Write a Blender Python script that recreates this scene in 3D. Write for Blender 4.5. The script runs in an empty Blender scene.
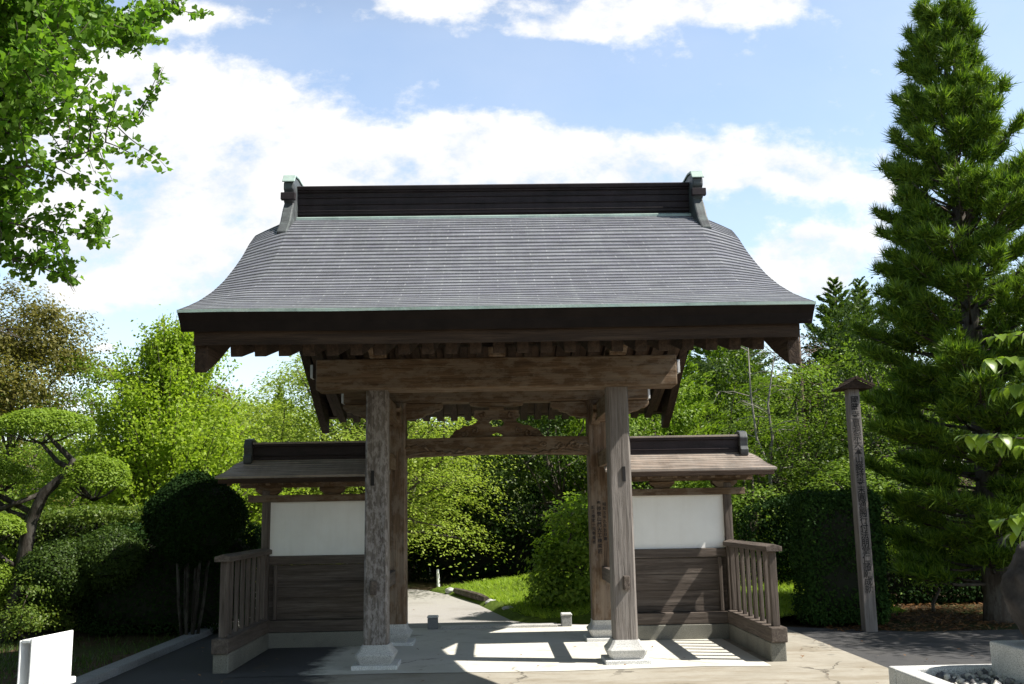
import bpy, bmesh, math, random
import numpy as np
from mathutils import Vector, Matrix
R = math.radians
SC = bpy.context.scene
COL = SC.collection

# ------------------------------------------------------------------ camera, sky, sun, exposure
def make_camera():
    pitch, roll, yaw = .169, .018, .023
    fw = Vector((math.sin(yaw)*math.cos(pitch), math.cos(yaw)*math.cos(pitch), math.sin(pitch)))
    right = fw.cross(Vector((0, 0, 1))).normalized()
    up = right.cross(fw).normalized()
    # the photograph's horizon climbs slightly to the right
    r2 = right*math.cos(roll) - up*math.sin(roll)
    u2 = right*math.sin(roll) + up*math.cos(roll)
    cam = bpy.data.cameras.new('camera'); o = bpy.data.objects.new('camera', cam)
    m = Matrix((r2, u2, -fw)).transposed().to_4x4(); m.translation = Vector((-.085, -11.548, 1.669))
    o.matrix_world = m
    cam.sensor_width = 36; cam.lens = 1000/1024*36; cam.clip_start = .05; cam.clip_end = 2000
    COL.objects.link(o); SC.camera = o
make_camera()

SUN = Vector((1, -.25, 1.28)).normalized()
sl = bpy.data.lights.new('sun', 'SUN'); sl.energy = 5.0; sl.angle = R(.53); sl.color = (1, .95, .86)
so = bpy.data.objects.new('sun', sl); so.rotation_euler = (-SUN).to_track_quat('-Z', 'Y').to_euler(); COL.objects.link(so)
so.location = (20, -5, 30)

SC.view_settings.view_transform = 'Standard'; SC.view_settings.look = 'None'
SC.view_settings.exposure = .95; SC.view_settings.gamma = 1; SC.view_settings.use_curve_mapping = False
SC.cycles.max_bounces = 6; SC.cycles.transparent_max_bounces = 4
SC.cycles.use_denoising = True

CLOUDS = [(-0.394,0.424,0.125,0.090),(-0.269,0.422,0.115,0.056),(-0.440,0.315,0.112,0.081),(-0.298,0.335,0.134,0.065),
(-0.195,0.356,0.083,0.055),(-0.280,0.271,0.123,0.043),(-0.081,0.360,0.115,0.044),(0.045,0.364,0.095,0.039),
(0.160,0.357,0.116,0.039),(0.266,0.356,0.074,0.031),(0.350,0.344,0.053,0.028),(-0.007,0.403,0.053,0.016),
(-0.075,0.540,0.064,0.021),(0.167,0.530,0.141,0.030),(0.298,0.543,0.065,0.026),(0.091,0.510,0.065,0.014),
(0.355,0.268,0.073,0.030),(0.322,0.253,0.052,0.027),(0.412,0.327,0.026,0.015),(-0.325,0.530,0.074,0.021),
(-0.344,0.230,0.101,0.021),(0.341,0.226,0.042,0.021),(-.75,.38,.2,.1),(.8,.3,.2,.06),(-.387,.171,.016,.006)]

def make_world():
    w = bpy.data.worlds.new('World'); SC.world = w; w.use_nodes = True
    nt = w.node_tree; N = nt.nodes; L = nt.links; N.clear()
    out = N.new('ShaderNodeOutputWorld'); bg = N.new('ShaderNodeBackground'); L.new(bg.outputs[0], out.inputs[0])
    sky = N.new('ShaderNodeTexSky'); sky.sky_type = 'NISHITA'; sky.sun_disc = False
    sky.sun_elevation = math.asin(SUN.z); sky.sun_rotation = math.atan2(SUN.x, SUN.y)
    sky.air_density = 1.15; sky.dust_density = .6; sky.ozone_density = 1.2
    def m(op, a, b=None, c=None):
        n = N.new('ShaderNodeMath'); n.operation = op
        for i, x in enumerate((a, b, c)):
            if x is None: continue
            if isinstance(x, (int, float)): n.inputs[i].default_value = x
            else: L.new(x, n.inputs[i])
        return n.outputs[0]
    tc = N.new('ShaderNodeTexCoord'); sep = N.new('ShaderNodeSeparateXYZ'); L.new(tc.outputs['Generated'], sep.inputs[0])
    x, y, z = sep.outputs
    ay = m('MAXIMUM', m('ABSOLUTE', y), .05)
    u = m('DIVIDE', x, ay); v = m('DIVIDE', z, ay)
    cmb = N.new('ShaderNodeCombineXYZ'); L.new(u, cmb.inputs[0]); L.new(m('MULTIPLY', v, 1.5), cmb.inputs[1])
    def noise(scale, detail, rough, seed):
        n = N.new('ShaderNodeTexNoise'); n.noise_dimensions = '4D'; n.inputs['W'].default_value = seed
        n.inputs['Scale'].default_value = scale; n.inputs['Detail'].default_value = detail; n.inputs['Roughness'].default_value = rough
        L.new(cmb.outputs[0], n.inputs['Vector']); return n.outputs['Fac']
    n1 = noise(9, 9, .62, 3.1); n2 = noise(30, 6, .6, 7.7); n3 = noise(4.5, 5, .55, 12.3)
    tot = None
    for cu, cv, ru, rv in CLOUDS:
        du = m('MULTIPLY', m('SUBTRACT', u, cu), 1/ru); dv = m('MULTIPLY', m('SUBTRACT', v, cv), 1/rv)
        d = m('ADD', m('MULTIPLY', du, du), m('MULTIPLY', dv, dv))
        e = m('EXPONENT', m('MULTIPLY', d, -1.1))
        tot = e if tot is None else m('ADD', tot, e)
    tot = m('MINIMUM', tot, .95)
    dens = m('ADD', tot, m('ADD', m('MULTIPLY', m('SUBTRACT', n1, .5), 2.9), m('MULTIPLY', m('SUBTRACT', n2, .5), .9)))
    mr = N.new('ShaderNodeMapRange'); mr.interpolation_type = 'SMOOTHSTEP'
    L.new(dens, mr.inputs[0]); mr.inputs[1].default_value = .25; mr.inputs[2].default_value = .95
    thin = N.new('ShaderNodeMapRange'); L.new(n3, thin.inputs[0]); thin.inputs[1].default_value = .35; thin.inputs[2].default_value = .75
    thin.inputs[4].default_value = .12
    fac = m('MAXIMUM', mr.outputs[0], thin.outputs[0])
    fac = m('MULTIPLY', fac, m('MINIMUM', m('MAXIMUM', m('MULTIPLY', m('ADD', v, -.02), 8), 0), 1))
    fac = m('MULTIPLY', fac, m('MINIMUM', m('MAXIMUM', m('MULTIPLY', m('ADD', y, -.15), 5), 0), 1))
    shade = N.new('ShaderNodeMapRange'); L.new(m('SUBTRACT', n1, m('MULTIPLY', tot, .12)), shade.inputs[0]); shade.inputs[1].default_value = .28; shade.inputs[2].default_value = .5
    cc = N.new('ShaderNodeMix'); cc.data_type = 'RGBA'
    L.new(shade.outputs[0], cc.inputs['Factor']); cc.inputs['A'].default_value = (7.6, 7.9, 8.4, 1); cc.inputs['B'].default_value = (9.6, 9.5, 9.3, 1)
    veil = N.new('ShaderNodeMix'); veil.data_type = 'RGBA'; veil.blend_type = 'ADD'; veil.inputs['Factor'].default_value = 1
    hs = N.new('ShaderNodeHueSaturation'); hs.inputs['Saturation'].default_value = .9
    lowsky = N.new('ShaderNodeMapRange'); L.new(z, lowsky.inputs[0]); lowsky.inputs[1].default_value = .45; lowsky.inputs[2].default_value = .7; lowsky.inputs[3].default_value = 1.95; lowsky.inputs[4].default_value = .4; L.new(lowsky.outputs[0], hs.inputs['Value'])
    L.new(sky.outputs[0], hs.inputs['Color'])
    L.new(hs.outputs[0], veil.inputs['A']); veil.inputs['B'].default_value = (.5, .5, .48, 1)
    mx = N.new('ShaderNodeMix'); mx.data_type = 'RGBA'
    L.new(fac, mx.inputs['Factor']); L.new(veil.outputs['Result'], mx.inputs['A']); L.new(cc.outputs['Result'], mx.inputs['B'])
    L.new(mx.outputs['Result'], bg.inputs['Color']); bg.inputs['Strength'].default_value = .062
make_world()

# ------------------------------------------------------------------ materials
MAT = {}
class NT:
    def __init__(s, name):
        s.m = bpy.data.materials.new(name); s.m.use_nodes = True; s.nt = s.m.node_tree; s.N = s.nt.nodes; s.L = s.nt.links
        s.b = s.N['Principled BSDF']; s.out = s.N['Material Output']; MAT[name] = s.m
    def link(s, a, b): s.L.new(a, b)
    def set(s, sock, v):
        if hasattr(v, 'is_output'): s.L.new(v, sock)
        else: sock.default_value = v if not (isinstance(v, tuple) and len(v) == 3 and sock.type == 'RGBA') else (*v, 1)
    def coord(s, scale=(1, 1, 1), rand=True, kind='Object'):
        t = s.N.new('ShaderNodeTexCoord'); mp = s.N.new('ShaderNodeMapping'); mp.inputs['Scale'].default_value = scale
        s.L.new(t.outputs[kind], mp.inputs['Vector'])
        if rand:
            oi = s.N.new('ShaderNodeObjectInfo'); mu = s.N.new('ShaderNodeMath'); mu.operation = 'MULTIPLY'; mu.inputs[1].default_value = 37
            s.L.new(oi.outputs['Random'], mu.inputs[0]); s.L.new(mu.outputs[0], mp.inputs['Location'])
        return mp.outputs[0]
    def noise(s, vec, scale, detail=5, rough=.6, out='Fac', dist=0):
        n = s.N.new('ShaderNodeTexNoise'); s.L.new(vec, n.inputs['Vector'])
        n.inputs['Scale'].default_value = scale; n.inputs['Detail'].default_value = detail; n.inputs['Roughness'].default_value = rough; n.inputs['Distortion'].default_value = dist
        return n.outputs[out]
    def ramp(s, fac, *stops):
        r = s.N.new('ShaderNodeValToRGB'); e = r.color_ramp.elements
        while len(e) < len(stops): e.new(.5)
        for el, (p, c) in zip(e, stops):
            el.position = p; el.color = (*c, 1) if isinstance(c, tuple) else (c, c, c, 1)
        s.L.new(fac, r.inputs[0]); return r.outputs[0]
    def mix(s, f, a, b, mode='MIX'):
        n = s.N.new('ShaderNodeMix'); n.data_type = 'RGBA'; n.blend_type = mode
        s.set(n.inputs['Factor'], f); s.set(n.inputs['A'], a); s.set(n.inputs['B'], b); return n.outputs['Result']
    def math(s, op, a, b=0., clamp=False):
        n = s.N.new('ShaderNodeMath'); n.operation = op; n.use_clamp = clamp
        s.set(n.inputs[0], a); s.set(n.inputs[1], b); return n.outputs[0]
    def bump(s, h, strength=.3, dist=.02):
        b = s.N.new('ShaderNodeBump'); b.inputs['Strength'].default_value = strength; b.inputs['Distance'].default_value = dist
        s.L.new(h, b.inputs['Height']); s.L.new(b.outputs[0], s.b.inputs['Normal'])
    def p(s, **k):
        for n, v in k.items(): s.set(s.b.inputs[n.replace('_', ' ')], v)

def wood(name, dark, mid, light, axis, worn=0., worn_col=(.42, .38, .36), grain=22, rough=.82, wscale=1.3):
    s = NT(name); sc = [grain]*3; sc['XYZ'.index(axis)] = 1.1
    v = s.coord(tuple(sc)); v2 = s.coord((1, 1, 1))
    g = s.noise(v, 1, 7, .68, dist=.4); g2 = s.noise(v, 3.1, 4, .7)
    c = s.ramp(g, (.28, dark), (.5, mid), (.74, light))
    c = s.mix(s.ramp(g2, (.32, .55), (.5, 0.)), c, tuple(x*.35 for x in dark))
    big = s.noise(v2, .9, 5, .6)
    c = s.mix(s.math('MULTIPLY', s.ramp(big, (.35, 0.), (.7, 1.)), .45), c, tuple(x*.55 for x in mid))
    if worn:
        ws = [5.]*3; ws['XYZ'.index(axis)] = 2.2
        wv = s.coord(tuple(ws))
        wn = s.noise(wv, wscale, 7, .72)
        c = s.mix(s.math('MULTIPLY', s.ramp(wn, (.47, 0.), (.56, 1.)), worn), c, worn_col)
    s.p(Base_Color=c, Roughness=rough, Specular_IOR_Level=.25)
    s.bump(s.math('ADD', g, s.math('ADD', s.math('MULTIPLY', g2, .6), big)), .8, .012)
    return s.m
BR = ((.042, .026, .015), (.135, .086, .05), (.235, .16, .10))
GR = ((.05, .039, .032), (.115, .092, .077), (.20, .168, .145))
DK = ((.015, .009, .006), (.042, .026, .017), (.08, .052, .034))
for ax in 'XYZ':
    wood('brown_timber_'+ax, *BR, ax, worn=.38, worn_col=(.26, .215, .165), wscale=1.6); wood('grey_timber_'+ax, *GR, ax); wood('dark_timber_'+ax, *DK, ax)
wood('pillar_bare', (.10, .085, .076), (.22, .195, .178), (.33, .30, .28), 'Z', grain=26)
wood('pillar_peeling', (.06, .05, .044), (.16, .138, .122), (.27, .24, .215), 'Z', worn=.55, worn_col=(.36, .335, .325), wscale=4.5)
wood('pillar_old', (.05, .033, .022), (.145, .095, .06), (.26, .19, .13), 'Z', worn=.35, worn_col=(.28, .24, .2), wscale=.9)

def simple(name, col, rough=.6, var=.2, scale=8, metallic=0., bump=0., spec=.4):
    s = NT(name); v = s.coord((1, 1, 1)); n = s.noise(v, scale, 6, .65)
    c = s.mix(s.ramp(n, (.3, 0.), (.7, 1.)), tuple(x*(1-var) for x in col), tuple(min(1, x*(1+var)) for x in col))
    s.p(Base_Color=c, Roughness=rough, Metallic=metallic, Specular_IOR_Level=spec)
    if bump: s.bump(n, bump, .01)
    return s.m
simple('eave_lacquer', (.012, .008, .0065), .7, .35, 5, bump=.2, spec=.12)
simple('end_white', (.6, .6, .6), .8, .15, 12)
simple('sign_white', (.82, .82, .81), .5, .03, 3)
simple('sign_ink', (.62, .66, .78), .6, .02)
simple('ink', (.012, .011, .012), .8, .1)
simple('pebble', (.40, .385, .36), .8, .4, 3)
simple('pale_metal', (.55, .58, .6), .5, .1)
simple('dark_metal', (.05, .05, .055), .5, .2)
simple('rock_dark', (.04, .035, .034), .85, .7, 6, bump=.9)
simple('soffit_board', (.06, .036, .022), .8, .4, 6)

def plaster():
    s = NT('plaster'); v = s.coord((1, 1, 1)); n = s.noise(v, 3, 6, .6); n2 = s.noise(s.coord((9, 9, .8)), 1, 5, .6)
    c = s.mix(s.ramp(n, (.3, 0.), (.75, 1.)), (.78, .765, .73), (.86, .85, .82))
    c = s.mix(s.math('MULTIPLY', s.ramp(n2, (.5, 0.), (.75, 1.)), .2), c, (.62, .59, .53))
    s.p(Base_Color=c, Roughness=.9, Specular_IOR_Level=.2); s.bump(s.noise(v, 60, 3, .6), .12, .004)
plaster()

def copper(name, base, pat, amount, low=None, high=None, dust=.25, spec=.5):
    s = NT(name); v = s.coord((1, 1, 1))
    n = s.noise(s.coord((1.2, 3, 3)), 2.2, 7, .68); sheet = s.noise(s.coord((2.2, 9, 14)), 1, 2, .5); fine = s.noise(v, 40, 4, .6)
    c = s.mix(s.ramp(sheet, (.35, 0.), (.65, 1.)), tuple(x*.72 for x in base), tuple(x*1.28 for x in base))
    c = s.mix(s.math('MULTIPLY', s.ramp(s.noise(s.coord((6, 1, 1)), 1.5, 6, .6), (.42, 0.), (.7, 1.)), .55), c, tuple(x*1.5 for x in base))
    # streaks where water runs down the slope
    st = s.noise(s.coord((16, .6, .5)), 1, 5, .65)
    f = s.math('MULTIPLY', s.ramp(n, (.40, 0.), (.68, 1.)), amount)
    f = s.math('ADD', f, s.math('MULTIPLY', s.ramp(st, (.52, 0.), (.75, 1.)), amount*.7), True)
    if low is not None:
        geo = s.N.new('ShaderNodeNewGeometry'); sp = s.N.new('ShaderNodeSeparateXYZ'); s.L.new(geo.outputs['Position'], sp.inputs[0])
        mr = s.N.new('ShaderNodeMapRange'); s.L.new(sp.outputs[2], mr.inputs[0]); mr.inputs[1].default_value = high; mr.inputs[2].default_value = low
        f = s.math('ADD', f, s.math('MULTIPLY', s.math('MULTIPLY', mr.outputs[0], mr.outputs[0]), s.math('ADD', n, -.12)), True)
    c = s.mix(f, c, pat)
    c = s.mix(s.math('MULTIPLY', s.ramp(fine, (.4, 0.), (.8, 1.)), dust), c, (.3, .31, .31))
    s.p(Base_Color=c, Roughness=s.ramp(n, (.3, .42), (.7, .66)), Metallic=.12, Specular_IOR_Level=spec)
    s.bump(s.math('ADD', s.math('MULTIPLY', sheet, .8), fine), .16, .01)
copper('roof_copper', (.112, .113, .142), (.225, .25, .25), .42, 3.36, 3.9)
def course_lines():
    """light worn lap edge and dark gap of every copper course, and the staggered upright sheet seams"""
    s = NT.__new__(NT); s.m = MAT['roof_copper']; s.nt = s.m.node_tree; s.N = s.nt.nodes; s.L = s.nt.links; s.b = s.N['Principled BSDF']
    old = s.b.inputs['Base Color'].links[0].from_socket
    uv = s.N.new('ShaderNodeUVMap'); uv.uv_map = 'courses'; sp = s.N.new('ShaderNodeSeparateXYZ'); s.L.new(uv.outputs[0], sp.inputs[0])
    fr = s.math('FRACT', sp.outputs[1]); par = s.math('MULTIPLY', s.math('MODULO', s.math('FLOOR', sp.outputs[1]), 2.), .5)
    vary = s.noise(s.coord((1.4, 6, 9), False), 1, 4, .7)
    edge = s.math('MULTIPLY', s.ramp(fr, (.0, 1.), (.2, .75), (.34, 0.)), s.ramp(vary, (.3, .25), (.7, .85)))
    c = s.mix(edge, old, (.275, .28, .305))
    seam = s.math('FRACT', s.math('ADD', s.math('MULTIPLY', sp.outputs[0], 2.75), par))
    c = s.mix(s.math('MULTIPLY', s.math('LESS_THAN', seam, .035), s.ramp(vary, (.42, .05), (.66, .8))), c, (.34, .35, .365))
    c = s.mix(s.ramp(fr, (.72, 0.), (.9, .8), (1., .85)), c, (.05, .048, .055))
    s.L.new(c, s.b.inputs['Base Color'])
course_lines()
copper('ridge_copper', (.026, .019, .021), (.05, .06, .057), .1, dust=.03, spec=.15)
copper('patina', (.25, .34, .31), (.36, .44, .40), .8)
copper('verge_copper', (.045, .045, .05), (.16, .2, .19), .4, dust=.08, spec=.3)
copper('small_roof_copper', (.25, .20, .165), (.27, .27, .25), .25)

def granite(name, col, sp=.5):
    s = NT(name); v = s.coord((1, 1, 1)); n = s.noise(v, 160, 2, .5); n2 = s.noise(v, 3, 5, .6)
    c = s.ramp(n, (.34, tuple(x*.45 for x in col)), (.47, col), (.62, tuple(min(1, x*1.35) for x in col)))
    c = s.mix(s.math('MULTIPLY', s.ramp(n2, (.45, 0.), (.75, 1.)), sp), c, tuple(x*.55 for x in col))
    s.p(Base_Color=c, Roughness=.7); s.bump(n, .15, .003)
granite('granite', (.43, .425, .41)); granite('granite_pale', (.55, .55, .54), .25); granite('granite_mossy', (.16, .155, .13), .9)
granite('granite_grey', (.2, .205, .21), .3)

def ground_mats():
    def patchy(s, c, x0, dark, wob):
        """blends the paving to dark grey on its left side along a ragged edge"""
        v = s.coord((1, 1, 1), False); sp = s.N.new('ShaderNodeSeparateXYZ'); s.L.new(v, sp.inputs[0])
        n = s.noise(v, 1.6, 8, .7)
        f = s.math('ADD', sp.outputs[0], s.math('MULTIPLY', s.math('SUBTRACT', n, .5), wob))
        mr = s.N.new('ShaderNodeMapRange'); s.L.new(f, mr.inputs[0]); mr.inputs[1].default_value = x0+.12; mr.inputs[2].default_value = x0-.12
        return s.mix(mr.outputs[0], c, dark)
    def cracks(s, c, scale, amount):
        v = s.coord((1, 1, 1), False); d = s.noise(v, 2.2, 4, .6, 'Color'); va = s.N.new('ShaderNodeVectorMath'); va.operation = 'MULTIPLY_ADD'; va.inputs[1].default_value = (.5, .5, 0)
        s.L.new(d, va.inputs[0]); s.L.new(v, va.inputs[2])
        vo = s.N.new('ShaderNodeTexVoronoi'); vo.feature = 'DISTANCE_TO_EDGE'; vo.inputs['Scale'].default_value = scale; s.L.new(va.outputs[0], vo.inputs['Vector'])
        m = s.ramp(s.noise(v, .8, 3, .5), (.5, 0.), (.6, 1.))
        return s.mix(s.math('MULTIPLY', s.math('MULTIPLY', s.math('LESS_THAN', vo.outputs['Distance'], .006), m), amount), c, (.08, .07, .055))
    s = NT('apron_concrete'); v = s.coord((1, 1, 1), False)
    n = s.noise(v, 1.3, 8, .65); n2 = s.noise(v, 14, 6, .7); n3 = s.noise(s.coord((.7, 2.2, 1), False), .9, 8, .72)
    c = s.mix(s.ramp(n, (.3, 0.), (.7, 1.)), (.27, .245, .20), (.36, .335, .285))
    c = s.mix(s.math('MULTIPLY', s.ramp(n3, (.48, 0.), (.60, 1.)), .6), c, (.205, .17, .12))
    c = s.mix(s.math('MULTIPLY', s.ramp(n2, (.5, 0.), (.75, 1.)), .45), c, (.22, .20, .165))
    c = s.mix(s.math('MULTIPLY', s.ramp(s.noise(v, 60, 5, .75), (.6, 0.), (.72, 1.)), .5), c, (.12, .105, .085))
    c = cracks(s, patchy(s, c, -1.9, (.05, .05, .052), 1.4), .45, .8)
    s.p(Base_Color=c, Roughness=.88, Specular_IOR_Level=.25); s.bump(s.noise(v, 90, 4, .7), .3, .005)
    s = NT('gate_slab'); v = s.coord((1, 1, 1), False)
    n = s.noise(v, 1.1, 7, .6); n2 = s.noise(v, 30, 6, .7)
    c = s.mix(s.ramp(n, (.3, 0.), (.7, 1.)), (.49, .475, .42), (.60, .58, .52))
    c = s.mix(s.math('MULTIPLY', s.ramp(n2, (.5, 0.), (.8, 1.)), .4), c, (.36, .34, .295))
    c = s.mix(s.math('MULTIPLY', s.ramp(s.noise(v, 2.7, 8, .72), (.54, 0.), (.66, 1.)), .5), c, (.31, .28, .23))
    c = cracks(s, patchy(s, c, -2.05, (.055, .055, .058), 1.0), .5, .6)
    s.p(Base_Color=c, Roughness=.85, Specular_IOR_Level=.3); s.bump(n2, .25, .004)
    s = NT('asphalt'); v = s.coord((1, 1, 1), False); n = s.noise(v, 150, 3, .7); n2 = s.noise(v, 1.2, 6, .65)
    c = s.mix(s.ramp(n, (.35, 0.), (.65, 1.)), (.032, .032, .035), (.062, .061, .062))
    c = s.mix(s.math('MULTIPLY', s.ramp(n2, (.5, 0.), (.75, 1.)), .5), c, (.085, .078, .068))
    s.p(Base_Color=c, Roughness=.85); s.bump(n, .5, .006)
    s = NT('road_pale'); v = s.coord((1, 1, 1), False); n = s.noise(v, 120, 3, .7); n2 = s.noise(v, 1.0, 6, .65)
    c = s.mix(s.ramp(n, (.35, 0.), (.65, 1.)), (.25, .24, .225), (.36, .34, .32))
    c = s.mix(s.math('MULTIPLY', s.ramp(n2, (.5, 0.), (.7, 1.)), .55), c, (.21, .195, .17))
    s.p(Base_Color=c, Roughness=.88); s.bump(n, .4, .006)
    s = NT('soil'); v = s.coord((1, 1, 1), False); n = s.noise(v, 9, 8, .7); n2 = s.noise(v, .6, 5, .6); n3 = s.noise(v, 45, 4, .7)
    c = s.mix(s.ramp(n, (.3, 0.), (.7, 1.)), (.035, .025, .016), (.10, .07, .042))
    c = s.mix(s.math('MULTIPLY', s.ramp(n2, (.45, 0.), (.6, 1.)), .75), c, (.035, .06, .014))
    c = s.mix(s.math('MULTIPLY', s.ramp(n3, (.55, 0.), (.7, 1.)), .6), c, (.16, .095, .05))
    s.p(Base_Color=c, Roughness=.95, Specular_IOR_Level=.1); s.bump(n, .8, .04)
    s = NT('lawn_soil'); v = s.coord((1, 1, 1), False); n = s.noise(v, 22, 7, .7)
    c = s.mix(s.ramp(n, (.3, 0.), (.7, 1.)), (.05, .085, .012), (.12, .17, .025))
    s.p(Base_Color=c, Roughness=.95, Specular_IOR_Level=.1); s.bump(n, .8, .03)
ground_mats()

def leafy(name, a, b, transl=.35, hue=.03, rough=.5, spec=.25, tboost=1.5):
    s = NT(name); g = s.N.new('ShaderNodeNewGeometry')
    rnd = g.outputs['Random Per Island']
    c = s.mix(rnd, a, b)
    n = s.noise(s.coord((1, 1, 1)), .8, 3, .6)
    c = s.mix(s.math('MULTIPLY', s.ramp(n, (.4, 0.), (.65, 1.)), .3), c, tuple(x*.62 for x in a))
    s.p(Base_Color=c, Roughness=rough, Specular_IOR_Level=spec)
    t = s.N.new('ShaderNodeBsdfTranslucent'); s.L.new(s.mix(1., c, (tboost, tboost*1.05, tboost*.55), 'MULTIPLY'), t.inputs['Color'])
    ms = s.N.new('ShaderNodeMixShader'); ms.inputs[0].default_value = transl
    s.L.new(s.b.outputs[0], ms.inputs[1]); s.L.new(t.outputs[0], ms.inputs[2]); s.L.new(ms.outputs[0], s.out.inputs['Surface'])
    return s.m
leafy('leaf_bright', (0.19, 0.29, 0.02), (0.31, 0.41, 0.04), 0.46)
leafy('leaf_maple', (0.2, 0.29, 0.035), (0.33, 0.39, 0.075), 0.45)
leafy('leaf_mid', (0.115, 0.205, 0.018), (0.22, 0.31, 0.036), 0.42)
leafy('leaf_wood', (0.095, 0.175, 0.018), (0.21, 0.3, 0.038), 0.38)
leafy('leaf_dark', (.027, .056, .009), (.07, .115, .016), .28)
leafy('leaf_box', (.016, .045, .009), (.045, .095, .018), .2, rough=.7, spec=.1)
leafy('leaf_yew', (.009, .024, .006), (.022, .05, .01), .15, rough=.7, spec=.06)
leafy('leaf_olive', (0.1, 0.1, 0.02), (0.18, 0.16, 0.035), 0.38)
leafy('leaf_ginkgo', (0.085, 0.19, 0.018), (0.17, 0.29, 0.032), 0.5)
leafy('leaf_dogwood', (0.14, 0.235, 0.02), (0.22, 0.31, 0.04), 0.45, rough=.35, spec=.5)
leafy('leaf_niwaki', (0.13, 0.215, 0.018), (0.22, 0.31, 0.03), 0.35)
leafy('leaf_hedge', (0.07, 0.13, 0.016), (0.15, 0.2, 0.03), 0.33)
leafy('needle', (.028, .08, .007), (.22, .33, .032), .28)
leafy('needle_far', (0.05, 0.1, 0.015), (0.125, 0.185, 0.03), 0.3)
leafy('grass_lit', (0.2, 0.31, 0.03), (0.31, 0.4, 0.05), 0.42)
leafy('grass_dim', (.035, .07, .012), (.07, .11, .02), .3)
leafy('far_wood', (0.12, 0.185, 0.03), (0.23, 0.28, 0.06), 0.4)
leafy('litter', (.13, .06, .025), (.26, .14, .06), .1)
wood('bark', (.035, .026, .02), (.085, .066, .052), (.15, .125, .1), 'Z', grain=9, worn=.35, worn_col=(.2, .19, .16))
wood('bark_dark', (.012, .010, .008), (.035, .029, .023), (.075, .065, .052), 'Z', grain=9, worn=.4, worn_col=(.13, .125, .11))
wood('bark_pale', (.13, .115, .1), (.28, .26, .23), (.42, .4, .37), 'Z', grain=9)

# ------------------------------------------------------------------ helpers
ORG = {}                                             # world position of each thing's base
def tag(o, label=None, cat=None, group=None, kind=None):
    if label: o['label'] = label
    if cat: o['category'] = cat
    if group: o['group'] = group
    if kind: o['kind'] = kind
    return o
def thing(name, label, cat, loc, group=None):
    o = bpy.data.objects.new(name, None); o.location = loc; o.empty_display_size = .3; COL.objects.link(o)
    ORG[o.name] = Vector(loc); return tag(o, label, cat, group)
def link_mesh(name, me, mat, parent=None, bevel=0., smooth=False):
    o = bpy.data.objects.new(name, me); COL.objects.link(o)
    if mat: me.materials.append(MAT[mat])
    if parent: o.parent = parent; ORG[o.name] = ORG[parent.name]
    if smooth: me.shade_smooth()
    if bevel:
        b = o.modifiers.new('edge', 'BEVEL'); b.width = bevel; b.segments = 2; b.limit_method = 'ANGLE'; b.angle_limit = R(40)
    return o
class MB:
    def __init__(s): s.v = []; s.f = []
    def add(s, vs, fs):
        k = len(s.v); s.v += [tuple(p) for p in vs]; s.f += [tuple(i+k for i in f) for f in fs]; return s
    def box(s, x0, x1, y0, y1, z0, z1):
        x0, x1 = sorted((x0, x1)); y0, y1 = sorted((y0, y1)); z0, z1 = sorted((z0, z1))
        return s.add([(x0,y0,z0),(x1,y0,z0),(x1,y1,z0),(x0,y1,z0),(x0,y0,z1),(x1,y0,z1),(x1,y1,z1),(x0,y1,z1)],
                     [(0,3,2,1),(4,5,6,7),(0,1,5,4),(1,2,6,5),(2,3,7,6),(3,0,4,7)])
    def beam(s, a, b, w, h, up=(0, 0, 1)):
        a, b = Vector(a), Vector(b); d = (b-a).normalized(); side = d.cross(Vector(up)).normalized(); u = side.cross(d)
        vs = [p + side*sx*w/2 + u*sz*h/2 for p in (a, b) for sx, sz in ((-1,-1),(1,-1),(1,1),(-1,1))]
        return s.add(vs, [(3,2,1,0),(4,5,6,7),(0,1,5,4),(1,2,6,5),(2,3,7,6),(3,0,4,7)])
    def prism(s, pts, axis, a, b):
        """polygon pts extruded from a to b along axis: X pts=(y,z), Y pts=(x,z), Z pts=(x,y)"""
        f = {'X': lambda p, t: (t, p[0], p[1]), 'Y': lambda p, t: (p[0], t, p[1]), 'Z': lambda p, t: (p[0], p[1], t)}[axis]
        n = len(pts); vs = [f(p, a) for p in pts] + [f(p, b) for p in pts]
        return s.add(vs, [tuple(range(n)), tuple(range(2*n-1, n-1, -1))] + [(i, i+n, (i+1) % n + n, (i+1) % n) for i in range(n)])
    def loops(s, rings, cap=True):
        n = len(rings[0]); vs = [p for r in rings for p in r]; fs = []
        for k in range(len(rings)-1):
            for i in range(n):
                j = (i+1) % n; fs.append((k*n+i, k*n+j, (k+1)*n+j, (k+1)*n+i))
        if cap: fs += [tuple(range(n-1, -1, -1)), tuple(range((len(rings)-1)*n, len(rings)*n))]
        return s.add(vs, fs)
    def tube(s, path, radii, n=7):
        path = [Vector(p) for p in path]; rings = []
        for i, p in enumerate(path):
            d = (path[min(i+1, len(path)-1)] - path[max(i-1, 0)])
            d = d.normalized() if d.length > 1e-6 else Vector((0, 0, 1))
            a = d.orthogonal().normalized() if abs(d.z) < .3 else Vector((1, 0, 0)) - d*d.x
            a.normalize(); b = d.cross(a)
            rings.append([p + (a*math.cos(2*math.pi*k/n) + b*math.sin(2*math.pi*k/n))*radii[i] for k in range(n)])
        return s.loops(rings)
    def build(s, name, mat, parent=None, bevel=0., smooth=False):
        o = ORG[parent.name] if parent else Vector((0, 0, 0))
        me = bpy.data.meshes.new(name); me.from_pydata([(x-o.x, y-o.y, z-o.z) for x, y, z in s.v], [], s.f); me.update()
        bm = bmesh.new(); bm.from_mesh(me); bmesh.ops.recalc_face_normals(bm, faces=bm.faces); bm.to_mesh(me); bm.free()
        return link_mesh(name, me, mat, parent, bevel, smooth)
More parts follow.
